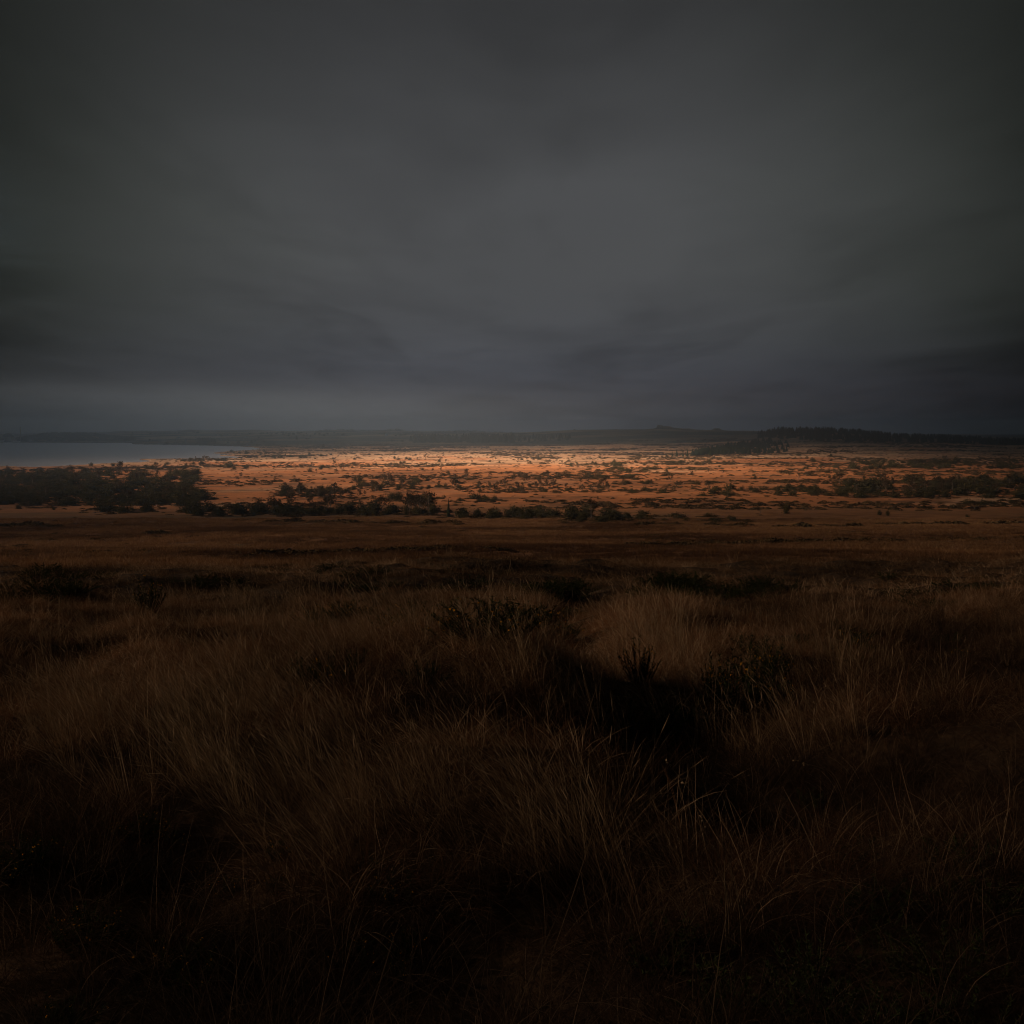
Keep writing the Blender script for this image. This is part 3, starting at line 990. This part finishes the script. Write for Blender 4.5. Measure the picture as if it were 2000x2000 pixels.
fill(W, 26, 900, 1085, 1002, 1016, 22, 30, L5, G5, 1.3)
L6 = "dark bush in the domed mass in front of the lit plain"; G6 = "domed dark bush mass"
fill(W, 24, 1105, 1262, 1008, 1022, 20, 31, L6, G6, 1.25)
put(B_, 1155, 1014, 40, "taller tree poking out of the domed bush mass")
L6b = "flat dark bush trailing away from the domed bush mass"; G6b = "flat bushes trailing off the domed mass"
fill(W, 14, 1262, 1480, 1008, 1022, 8, 14, L6b, G6b, 1.9)
# --- bands crossing the lit bog
L7 = "dark tree in the ragged band over the near bog"; G7 = "ragged near band of bog trees"
fill(W, 26, 545, 700, 958, 970, 12, 20, L7, G7, 1.2)
fill(B_, 20, 545, 720, 955, 974, 16, 28, "thin birch in the ragged band over the near bog", "birches of the ragged near band")
L8 = "low willow in the middle band of the sunlit bog"; G8 = "middle band of bog willows"
fill(W, 38, 690, 905, 938, 957, 9, 17, L8, G8, 1.2)
fill(B_, 18, 700, 960, 940, 962, 14, 24, "slim birch in the middle band of the sunlit bog", "birches of the middle bog band")
fill(W, 18, 760, 965, 972, 982, 10, 20, "dark willow in the short band behind the tall birches", "short willow band behind the birches", 1.2)
L9 = "spindly birch in the broken line across the brightest grass"; G9 = "spindly birches over the bright grass"
fill(B_, 42, 960, 1190, 942, 962, 13, 22, L9, G9)
fill(W, 20, 900, 1190, 950, 963, 7, 12, "low bush among spindly birches over the bright grass", "low bushes among the spindly birches", 1.3)
fill(W, 16, 1195, 1420, 940, 950, 7, 11, "low bush in the long dark streak right of the bright grass", "long dark bush streak", 1.6)
fill(B_, 10, 1200, 1440, 944, 962, 10, 17, "small birch beside the long dark bush streak", "birches beside the bush streak")
fill(W, 14, 1205, 1310, 956, 964, 8, 12, "low bush in the lower streak right of the bright grass", "lower bush streak", 1.4)
fill(W, 16, 1372, 1510, 956, 970, 11, 19, "dark bush where the streaks run into the shaded thicket", "bushes at the shaded thicket end", 1.3)
fill(W, 22, 1140, 1245, 929, 938, 6, 10, "small bush in the upper line over orange grass", "upper bush line over orange grass", 1.4)
# singles one can find
put(B_, 912, 934, 19, "lone bushy tree standing tallest on the bright orange strip")
put(B_, 866, 936, 14, "rounded tree beside the tallest lone tree on the bright strip")
put(B_, 850, 937, 12, "smaller rounded tree second from the tallest lone tree")
put(B_, 888, 938, 13, "thin tree just before the tallest lone tree on bright grass")
put(B_, 1071, 934, 15, "dark lone tree at the right end of the orange strip")
put(B_, 958, 934, 12, "faint thin tree on the middle of the orange strip")
put(B_, 1003, 936, 13, "small upright tree just behind the spindly birch line")
put(W, 627, 917, 13, "rounded dark bush of the pair on pale far grass", None, 0.9)
put(B_, 610, 915, 13, "narrow tree of the pair on pale far grass")
put(B_, 653, 912, 14, "upright lone tree right of the pair on pale grass")
put(B_, 694, 913, 11, "thin tree with a low bush at its foot on pale grass")
put(W, 688, 914, 6, "low bush at the foot of the thin pale-grass tree")
put(B_, 831, 898, 12, "small lone tree on the palest far grass")
put(W, 858, 902, 8, "small round bush on the palest far grass")
put(W, 771, 896, 7, "tiny dark bush among pale far streaks")
put(B_, 845, 921, 9, "small tree on the plain just above the orange strip")
put(B_, 861, 920, 8, "tiny tree next to the small tree above the orange strip")
put(B_, 1485, 1003, 22, "dark upright bush alone on brown grass before the right thicket")
put(W, 1534, 1003, 21, "round-headed lone tree on brown grass right of centre", None, 0.85)
put(B_, 1574, 1001, 12, "small thin tree beside the round-headed lone tree")
put(W, 1717, 1006, 12, "flat-topped small tree, left of the pair on brown grass", None, 1.0)
put(W, 1733, 1007, 13, "flat-topped small tree, right of the pair on brown grass", None, 0.8)
put(W, 1890, 1010, 8, "low spreading bush alone on shaded brown grass at the right")
put(B_, 1168, 977, 8, "tiny lone tree on the smooth orange field")
put(W, 1060, 973, 5, "low bush spot on the smooth orange field")
put(B_, 1560, 936, 13, "bent twin-stemmed tree on reddish grass at the right")
put(W, 1620, 934, 8, "round bush, left of two on the reddish grass")
put(W, 1630, 934, 8, "round bush, right of two on the reddish grass")
put(B_, 1310, 941, 15, "bushy tree rising out of the long dark streak")
put(B_, 1352, 931, 12, "dead-looking thin tree above the long dark streak")
put(B_, 1385, 924, 9, "faint thin tree high on the red grass slope")
put(B_, 1412, 926, 9, "faint thin tree beside another on the red grass slope")
fill(W, 12, 1190, 1212, 902, 911, 8, 12, "bush in the small dark knot on the far bright plain", "small dark knot of bushes")
fill(W, 22, 1100, 1200, 904, 909, 4, 7, "low bush of the thin line leading to the dark knot", "thin bush line on the far plain", 1.4)
put(W, 1240, 903, 7, "flat lone bush between the knot and the conifer block", None, 1.4)
put(W, 1258, 909, 7, "rounded lone bush below the flat one near the conifer block", None, 1.1)
fill(W, 20, 1198, 1310, 915, 922, 6, 10, "bush of the diagonal line below the conifer block", "diagonal bush line below the conifers", 1.4)
fill(W, 26, 1280, 1432, 902, 907, 5, 8, "bush of the straight hedge line below the conifer block", "straight bush line below the conifers", 1.5)
# --- shaded thickets at the right
L10 = "dark bush in the shaded thicket at the right"; G10 = "shaded right thicket"
fill(W, 40, 1510, 1660, 950, 970, 11, 18, L10, G10, 1.5)
fill(W, 110, 1650, 2040, 940, 974, 16, 28, L10, G10, 1.5)
fill(B_, 26, 1640, 2030, 942, 968, 22, 34, "taller birch above the shaded thicket at the right", "birches of the shaded right thicket")
fill(W, 16, 1880, 2040, 980, 990, 9, 16, "low dark bush below the shaded thicket at the right", "low bushes below the right thicket", 1.6)
L11 = "dark bush in the upper band nearer the right forest"; G11 = "upper right bush band"
fill(W, 90, 1660, 2040, 902, 918, 9, 16, L11, G11, 1.6)
fill(B_, 14, 1690, 2030, 900, 914, 10, 17, "thin tree in the upper band nearer the right forest", "trees of the upper right band")
fill(W, 14, 1560, 1665, 913, 919, 4, 8, "low bush in the tapering tip of the upper right band", "tapering tip of the upper right band", 1.4)
# --- by the lake
fill(W, 20, 285, 500, 906, 917, 8, 13, "dark bush in the row behind the thicket by the lake", "bush row behind the lakeside thicket", 1.2)
fill(W, 16, 345, 445, 898, 902, 6, 10, "small dark bush lining the lake edge", "bushes on the lake edge", 1.2)
fill(B_, 6, 350, 440, 898, 902, 9, 13, "thin tree among small bushes lining the lake edge", "thin lake edge trees")
fill(W, 10, 440, 520, 882, 888, 4, 7, "tiny bush on the farthest lake spit", "bushes on the far lake spit", 1.3)
fill(W, 24, 500, 660, 888, 897, 4, 8, "tiny dark bush in the far pale streaks right of the lake", "far bushes beside the lake end", 1.3)
put(W, 178, 910, 9, "small round tree on the near shore, left of two")
put(W, 221, 911, 10, "small round tree on the near shore, right of two")
# scattered far bushes on the pale plain
for k in range(46):
    u = random.uniform(660, 1180); py = random.uniform(884, 912)
    put(random.choice([W, W, B_]), u, py, random.uniform(3.5, 7), "speck of a bush scattered on the far pale plain", "far scattered bushes", 1.3)
for k in range(34):
    u = random.uniform(1200, 1640); py = random.uniform(890, 945)
    put(random.choice([W, W, B_]), u, py, random.uniform(4, 8), "small bush scattered over the reddish grass rise", "bushes scattered on the reddish rise", 1.3)
for k in range(22):
    u = random.uniform(430, 900); py = random.uniform(912, 942)
    put(random.choice([W, B_]), u, py, random.uniform(5, 10), "small bush scattered on orange grass beyond the ragged band", "bushes on orange grass beyond the band", 1.3)
for k in range(18):
    u = random.uniform(880, 1470); py = random.uniform(970, 998)
    put(W, u, py, random.uniform(3, 5), "low dark bush dotted on the smooth orange field", "low bushes on the smooth orange field", 1.8)
# --- conifers
put(C_, 1313, 892, 11, "smallest conifer at the tip of the conifer block")
put(C_, 1322, 892, 16, "second conifer from the tip, taller, apart from the block")
put(C_, 1334, 892, 14, "third conifer from the tip of the conifer block")
put(C_, 1343, 892, 16, "fourth conifer from the tip, close to the block")
Lc = "dark conifer in the wedge-shaped plantation block"; Gc = "wedge-shaped conifer block"
for k in range(320):
    u = 1350 + 190 * random.betavariate(1.3, 1.5)
    f = min(1.0, (u - 1350) / 172)
    top = 888 - 14 * f ** 0.8
    py = random.uniform(top - 18 * f, 890.5 - 5 * f)
    put(C_, u, py, random.uniform(7.5, 11.5), Lc, Gc, 2.5)
Ld = "dark conifer of the ridge forest on the right skyline"; Gd = "right skyline forest"
for k in range(900):
    u = random.uniform(1478, 2060)
    d = random.uniform(2230, 3100)
    x_, y_, z_ = at(u, d)
    lo = np.interp(u, [1478, 1520, 1620, 2060], [2700, 2480, 2230, 2180])
    if d < lo: d = lo + random.uniform(0, 200); x_, y_, z_ = at(u, d)
    h = random.uniform(10, 15.0) * np.interp(u, [1478, 1530, 1600, 1800, 2060], [0.75, 1.05, 1.0, 0.85, 0.72])
    plants.append((C_, x_, y_, z_, h, Ld, Gd, h * F / d * 0.8, 2.0))
put(C_, 1472, 845, 6, "single conifer on the skyline left of the ridge forest")
Le = "conifer in the far rectangular plantation under the ridge"; Ge = "far rectangular plantation"
for k in range(320):
    u = random.uniform(800, 1005); d = random.uniform(3020, 3500) - 100 * (u - 800) / 200
    x_, y_, z_ = at(u, d); h = random.uniform(12, 16)
    plants.append((C_, x_, y_, z_, h, Le, Ge, h * F / d * 0.7, 2.3))
for k in range(60):
    u = random.uniform(1005, 1115); d = random.uniform(2980, 3400)
    x_, y_, z_ = at(u, d); h = random.uniform(9, 13)
    plants.append((C_, x_, y_, z_, h, Le, Ge, h * F / d * 0.6, 1.6))

LIMIT = 292
mass = {}
for kind in (W, B_, C_):
    ps = sorted([p for p in plants if p[0] == kind], key=lambda p: -p[7] - (100 if p[6] is None else 0))
    for i, (kd, x_, y_, z_, h, label, group, hpx, wd) in enumerate(ps):
        var = random.randrange(len(PROTO[kd]))
        yaw = random.uniform(0, 6.28)
        if i < LIMIT:
            root = link(kd, None, None, (x_, y_, z_), (0, 0, yaw), (h * wd, h * wd, h))
            tag(root, label, CATEGORY[kd], group)
            tm, cm = PROTO[kd][var]
            link("trunk", tm, root); link("crown", cm, root)
        else:
            mass.setdefault(kd, []).append((x_, y_, z_, h, wd, yaw))


def crown_source(kind, var):
    return source(kind + "_mass_source", PROTO[kind][var][1])


def scatter_mass(name, kind, rows, wide=1.0):
    a = np.array(rows)
    n = len(a)
    rot = np.stack([np.zeros(n), np.zeros(n), a[:, 5]], -1)
    scl = np.stack([a[:, 3] * a[:, 4], a[:, 3] * a[:, 4], a[:, 3]], -1)
    return scatter(name, [crown_source(kind, v) for v in range(4)], a[:, :3], rot, scl, rng.uniform(size=n))


for kd, nm in ((W, "willow_thicket_mass"), (B_, "birch_scrub_mass"), (C_, "conifer_forest_mass")):
    if kd in mass and len(mass[kd]):
        scatter_mass(nm, kd, mass[kd])

# woods far beyond the lake: one mass
rows = []
for k in range(420):
    u = random.uniform(35, 262); d = random.uniform(3600, 3980)
    x_, y_, z_ = at(u, d)
    if z_ < 2.0: continue
    rows.append((x_, y_, z_, random.uniform(6, 10), 1.8, random.uniform(0, 6)))
for k in range(300):
    u = random.uniform(250, 800); d = random.uniform(3000, 5200)
    if fbm(np.array([u / 60.0]), np.array([d / 260.0]), 77, 2)[0] < 0.05: continue
    x_, y_, z_ = at(u, d)
    if z_ < 1.0: continue
    rows.append((x_, y_, z_, random.uniform(5, 9), 1.5, random.uniform(0, 6)))
for k in range(70):
    u = random.uniform(388, 418); d = random.uniform(3010, 3110)
    x_, y_, z_ = at(u, d); rows.append((x_, y_, z_, random.uniform(11, 14), 1.2, random.uniform(0, 6)))
for k in range(120):
    u = random.uniform(600, 1000); d = random.uniform(6000, 6500)
    x_, y_, z_ = at(u, d); rows.append((x_, y_, z_, random.uniform(4, 9), 1.6, random.uniform(0, 6)))
scatter_mass("far_woodland", W, rows)

# low heath scrub over the plain: dark streaks, too many to count
def make_scrub(seed):
    r = np.random.default_rng(seed)
    mb = MB()
    m_ = 90
    a = r.uniform(0, 6.28, m_); rad = np.sqrt(r.uniform(0, 1, m_))
    pts = np.stack([rad * np.cos(a) * 1.5, rad * np.sin(a), 0.05 + 0.62 * (1 - rad ** 2) * r.uniform(0.2, 1.0, m_)], -1)
    leaf_quads(mb, pts, 0.20, r)
    return source("scrub", mb.mesh("scrub", m_scrub))


scrub_src = [make_scrub(800 + k) for k in range(5)]
y = np.sqrt(rng.uniform(520 ** 2, 2900 ** 2, 60000)); x = rng.uniform(-0.46, 0.46, len(y)) * y
g1 = fbm(x / 95, y / 95, 111, 4) + 0.30 * fbm(x / 16, y / 16, 115, 2)
k = g1 > 0.17
x, y = keep(k, x, y)
y2 = np.sqrt(rng.uniform(540 ** 2, 2700 ** 2, 9000)); x2 = rng.uniform(-0.46, 0.46, 9000) * y2
x = np.concatenate([x, x2]); y = np.concatenate([y, y2]); small = np.concatenate([np.zeros(len(x) - 9000), np.ones(9000)])
sk = [(p[1] + random.gauss(0, 1.1 * p[4]), p[2] + random.gauss(0, 1.6 * p[4]), p[4]) for p in plants if p[0] != C_ and p[6] for q_ in range(5 if p[7] > 9 else 3)]
sk = np.array(sk)
x = np.concatenate([x, sk[:, 0]]); y = np.concatenate([y, sk[:, 1]]); small = np.concatenate([small, np.full(len(sk), 0.75)])
z = height(x, y)
k = (z > 0.42) & (z < 16); x, y, z, small = keep(k, x, y, z, small)
n = len(x)
s = rng.uniform(0.8, 2.2, n) * (1 - 0.5 * small)
scatter("heath_scrub", scrub_src, np.stack([x, y, z], -1), np.stack([np.zeros(n), np.zeros(n), rng.uniform(0, 6.28, n)], -1),
        np.stack([s * 1.25, s * 1.25, s * rng.uniform(0.5, 1.1, n)], -1), rng.uniform(size=n))

# scrub lines and dots on the slope between brow and bog
rows = []
for (u0, p0, u1, p1, m_, sz) in [(480, 1087, 880, 1072, 90, 0.9), (880, 1072, 1010, 1076, 18, 0.7), (1230, 1066, 1660, 1056, 70, 0.9), (1660, 1056, 2010, 1052, 30, 0.8),
                                 (0, 1028, 60, 1026, 14, 1.2), (60, 1026, 115, 1029, 20, 1.2), (820, 1028, 900, 1024, 8, 1.0), (1500, 1030, 2000, 1022, 40, 1.4), (1240, 1025, 1500, 1027, 22, 1.3), (500, 1018, 900, 1022, 30, 1.4),
                                 (300, 1042, 345, 1043, 6, 1.2)]:
    for k in range(m_):
        f = random.random()
        x_, y_, z_ = ground_at(u0 + (u1 - u0) * f, p0 + (p1 - p0) * f + random.gauss(0, 1.2))
        s = sz * random.uniform(0.5, 1.4)
        rows.append((x_, y_, z_, s * random.uniform(0.6, 1.1), s * 1.5))
for k in range(900):
    u = random.uniform(-40, 2040); py = random.uniform(1004, 1092)
    x_, y_, z_ = ground_at(u, py)
    if fbm(np.array([x_ / 35]), np.array([y_ / 35]), 121, 2)[0] < 0.12: continue
    s = random.uniform(0.3, 0.9)
    rows.append((x_, y_, z_, s * 0.7, s * 1.6))
a = np.array(rows); n = len(a)
scatter("slope_scrub", scrub_src, a[:, :3], np.stack([np.zeros(n), np.zeros(n), rng.uniform(0, 6.28, n)], -1), np.stack([a[:, 4], a[:, 4], a[:, 3]], -1), rng.uniform(size=n))

# ------------------------------------------------------------------ tor rocks, far shore buildings
m_rock = plain("tor_rock", (0.16, 0.15, 0.13), 0.95, 0.4, 0.3)


def make_rock(seed, sx, sy, sz):
    r = np.random.default_rng(seed)
    mb = MB(); nu_, nv_ = 14, 8
    vs = []
    for j in range(nv_):
        ph = math.pi * 0.5 * j / (nv_ - 1)
        for i in range(nu_):
            a = 2 * math.pi * i / nu_
            k = 1 + 0.28 * (vnoise(np.array([3 * math.cos(a) + 9 + seed]), np.array([3 * math.sin(a) + 3 * ph]), seed)[0] - 0.5) * 2
            hz = round(math.sin(ph) * 5) / 5 * 0.7 + math.sin(ph) * 0.3       # stepped joints of weathered rock
            rr_ = (1 - 0.75 * (j / (nv_ - 1)) ** 2) * k
            vs.append((math.cos(a) * sx * rr_, math.sin(a) * sy * rr_, hz * sz * (0.9 + 0.2 * k) - 0.5))
    fs = [(j * nu_ + i, j * nu_ + (i + 1) % nu_, (j + 1) * nu_ + (i + 1) % nu_, (j + 1) * nu_ + i) for j in range(nv_ - 1) for i in range(nu_)]
    fs.append(tuple((nv_ - 1) * nu_ + i for i in range(nu_)))
    mb.add(vs, fs)
    return mb.mesh("rock", m_rock)


for k, (u, d, sx, sy, sz, lab) in enumerate([(1289, 4150, 11, 9, 6.5, "largest rock outcrop crowning the ridge skyline"),
                                             (1303, 4150, 16, 10, 3.5, "low rock shoulder right of the largest outcrop"),
                                             (1344, 4150, 12, 8, 2.5, "small flat rock on the ridge between the two outcrops"),
                                             (1400, 4150, 14, 9, 4.5, "rounded second outcrop on the ridge skyline"),
                                             (1205, 4150, 9, 6, 2.6, "small rock bump left of the largest outcrop"),
                                             (1122, 4150, 3.5, 3, 4.5, "tiny upright stone far along the ridge")]):
    x_, y_, z_ = at(u, d)
    o = link("rock_outcrop", make_rock(900 + k, sx, sy, sz), None, (x_, y_, z_))
    tag(o, lab, "rock", "rocks along the ridge")

m_conc = plain("stained_concrete", (0.16, 0.16, 0.15), 0.9, 0.25, 0.1)
m_dark = plain("dark_cladding", (0.05, 0.055, 0.055), 0.8, 0.2, 0.2)
m_white = plain("white_render", (0.62, 0.62, 0.60), 0.8, 0.1, 0.2)
m_glass = plain("dark_window", (0.02, 0.022, 0.025), 0.3, 0.2, 0.5)
bx, by, bz = at(16, 3570)
hall = link("power_station_hall", None, None, (bx, by, bz))
tag(hall, "broad round-topped dark hall on the far lake shore", "building")
mb = MB()
nseg = 24
ring0 = [(12 * math.cos(2 * math.pi * k / nseg), 12 * math.sin(2 * math.pi * k / nseg), -1) for k in range(nseg)]
ring1 = [(p[0], p[1], 16) for p in ring0]
mb.add(ring0 + ring1, [(k, (k + 1) % nseg, nseg + (k + 1) % nseg, nseg + k) for k in range(nseg)])
link("wall", mb.mesh("wall", m_conc, True), hall)
mb = MB(); vs = []
prof = [(15.5, 15.2), (15.8, 17.0), (13.0, 20.5), (9.0, 23.0), (4.5, 24.4), (0.3, 24.9)]
for (rr_, hh) in prof:
    vs += [(rr_ * math.cos(2 * math.pi * k / nseg), rr_ * math.sin(2 * math.pi * k / nseg), hh) for k in range(nseg)]
mb.add(vs, [(j * nseg + k, j * nseg + (k + 1) % nseg, (j + 1) * nseg + (k + 1) % nseg, (j + 1) * nseg + k) for j in range(len(prof) - 1) for k in range(nseg)])
link("roof", mb.mesh("roof", m_dark, True), hall)
for k in range(7):
    a = math.pi * (1.15 + 0.117 * k)
    mb = MB(); mb.box((11.9 * math.cos(a), 11.9 * math.sin(a), 7.5), (0.9, 0.9, 15.0))
    link("pilaster", mb.mesh("pilaster", m_conc), hall)


def shed(u, d, w, dep, h, lab):
    x_, y_, z_ = at(u, d)
    o = link("shed", None, None, (x_, y_, z_)); tag(o, lab, "shed", "low white sheds on the far shore")
    mb = MB(); mb.box((0, 0, h / 2 - 0.5), (w, dep, h + 1)); link("wall", mb.mesh("wall", m_white), o)
    mb = MB()
    mb.add([(-w / 2 - .3, -dep / 2 - .3, h + .003), (w / 2 + .3, -dep / 2 - .3, h + .003), (w / 2 + .3, dep / 2 + .3, h + .003), (-w / 2 - .3, dep / 2 + .3, h + .003), (-w / 2 - .3, 0, h + 1.6), (w / 2 + .3, 0, h + 1.6)],
           [(0, 1, 5, 4), (2, 3, 4, 5), (1, 2, 5), (3, 0, 4), (3, 2, 1, 0)])
    link("roof", mb.mesh("roof", m_dark), o)
    for k in range(3):
        mb = MB(); mb.box((-w / 2 + w * (k + 0.5) / 3, -dep / 2 - 0.03, h * 0.55), (w * 0.14, 0.1, h * 0.4)); link("window", mb.mesh("window", m_glass), o)


shed(2, 3556, 13, 8, 4.5, "low white shed left of the round-topped hall on the far shore")
shed(29, 3552, 15, 8, 4.0, "low white shed right of the round-topped hall on the far shore")
shed(36, 3548, 8, 6, 2.6, "smallest white shed at the foot of the thin mast")
mx, my, mz = at(40, 3590)
mast = link("chimney_mast", None, None, (mx, my, mz)); tag(mast, "thin tall dark chimney mast on the far lake shore", "mast")
mb = MB(); mb.tube([(0, 0, -1), (0, 0, 20), (0, 0, 42)], [1.5, 1.25, 1.0], 12); link("shaft", mb.mesh("shaft", m_conc, True), mast)
mb = MB(); mb.tube([(0, 0, 41.8), (0, 0, 43.2)], [1.25, 1.25], 12); link("rim", mb.mesh("rim", m_dark, True), mast)
mb = MB(); mb.box((0, 0, 1.0), (5, 5, 3.4)); link("base", mb.mesh("base", m_conc), mast)

# long arching grass stems standing out of the near grass
m_stalk = plain("grass_stalk", (0.34, 0.24, 0.13), 0.8, 0.2, 6)


def arch(u0, p0, pts, lab, head=True):
    """a stalk rooted where the ground shows at (u0,p0); pts are offsets in metres (sideways, up)"""
    x_, y_, z_ = ground_at(u0, p0)
    root = link("grass_stem", None, None, (x_, y_, z_)); tag(root, lab, "grass stem", "long arching stems")
    P_ = [Vector((a, 0.12 * a, b)) for a, b in pts]
    mb = MB(); fine = []
    for i in range(len(P_) - 1):
        p_1 = P_[max(i - 1, 0)]; p0_, p1_ = P_[i], P_[i + 1]; p2_ = P_[min(i + 2, len(P_) - 1)]
        for s in range(4):
            tt = s / 4
            fine.append(0.5 * ((2 * p0_) + (p1_ - p_1) * tt + (2 * p_1 - 5 * p0_ + 4 * p1_ - p2_) * tt ** 2 + (3 * p0_ - p_1 - 3 * p1_ + p2_) * tt ** 3))
    fine.append(P_[-1])
    nn = len(fine)
    mb.tube(fine, [0.0022 - 0.0013 * i / nn for i in range(nn)], 4)
    link("stalk", mb.mesh("stalk", m_stalk), root)
    if head:
        mb = MB(); r = np.random.default_rng(int(u0))
        e = np.array(fine[-1]); d = np.array(fine[-1] - fine[-4])
        for k in range(16):
            f = r.uniform(-0.5, 0.6)
            leaf_quads(mb, [e + d * f + r.normal(0, 0.004, 3)], 0.0045, r)
        link("seed_head", mb.mesh("seed_head", m_stalk), root)["kind"] = "stuff"


arch(1450, 1880, [(0, 0), (-0.02, 0.25), (-0.10, 0.50), (-0.26, 0.72)], "longest arching stem with a seed head over the dark hollow")
arch(1425, 1850, [(0, 0), (-0.01, 0.20), (-0.05, 0.38), (-0.11, 0.50)], "shorter arching stem just left of the longest one")
arch(1400, 1820, [(0, 0), (-0.05, 0.14), (-0.15, 0.30), (-0.28, 0.38)], "arching stem bowing left from the near tussock", False)
arch(1380, 1790, [(0, 0), (-0.08, 0.16), (-0.22, 0.26), (-0.38, 0.32)], "low bowed stem at the tussock's right edge", False)
arch(1330, 1780, [(0, 0), (0.08, 0.10), (0.20, 0.12), (0.34, 0.08)], "stem bent right over the dark hollow", False)
arch(1418, 1870, [(0, 0), (0.0, 0.15), (-0.005, 0.30), (-0.005, 0.36)], "straight upright stem in the dark hollow", False)
arch(1660, 1620, [(0, 0), (-0.05, 0.2), (-0.14, 0.36), (-0.3, 0.42)], "arching stem in the darkest right grass", True)

# words for the setting and for what cannot be counted
for nm, lab, cat in [("sky", "heavy dark grey overcast cloud covering the whole sky", "sky"), ("ground", "brown moorland falling to a sunlit orange bog and low hills", "moor"),
                     ("lake", "pale blue-grey lake at the far left below the hills", "lake"), ("haze", "thin blue-grey haze over the distant bog and hills", "haze"),
                     ("moor_grass", "long arching brown grass in tussocks across the near ground", "grass"), ("mat_grass", "short curled dry grass matted between the tussocks", "grass"),
                     ("straw_grass", "pale upright straw grass in drifts among the tussocks", "grass"), ("tussock_grass", "low brown grass running back to the brow of the slope", "grass"),
                     ("slope_grass", "smooth brown grass on the long slope below the brow", "grass"), ("heath_scrub", "low dark scrub streaked over the sunlit bog", "scrub"),
                     ("slope_scrub", "thin dark lines of scrub on the brown slope", "scrub"), ("far_woodland", "hazy woods on the hills beyond the lake", "woodland"),
                     ("willow_thicket_mass", "smaller willow growth filling in behind the front thickets", "thicket"), ("birch_scrub_mass", "faint small birch growth scattered behind the bog bands", "scrub"),
                     ("conifer_forest_mass", "deeper conifers massed behind the forest edge on the ridge", "forest")]:
    if nm in bpy.data.objects:
        tag(bpy.data.objects[nm], lab, cat)
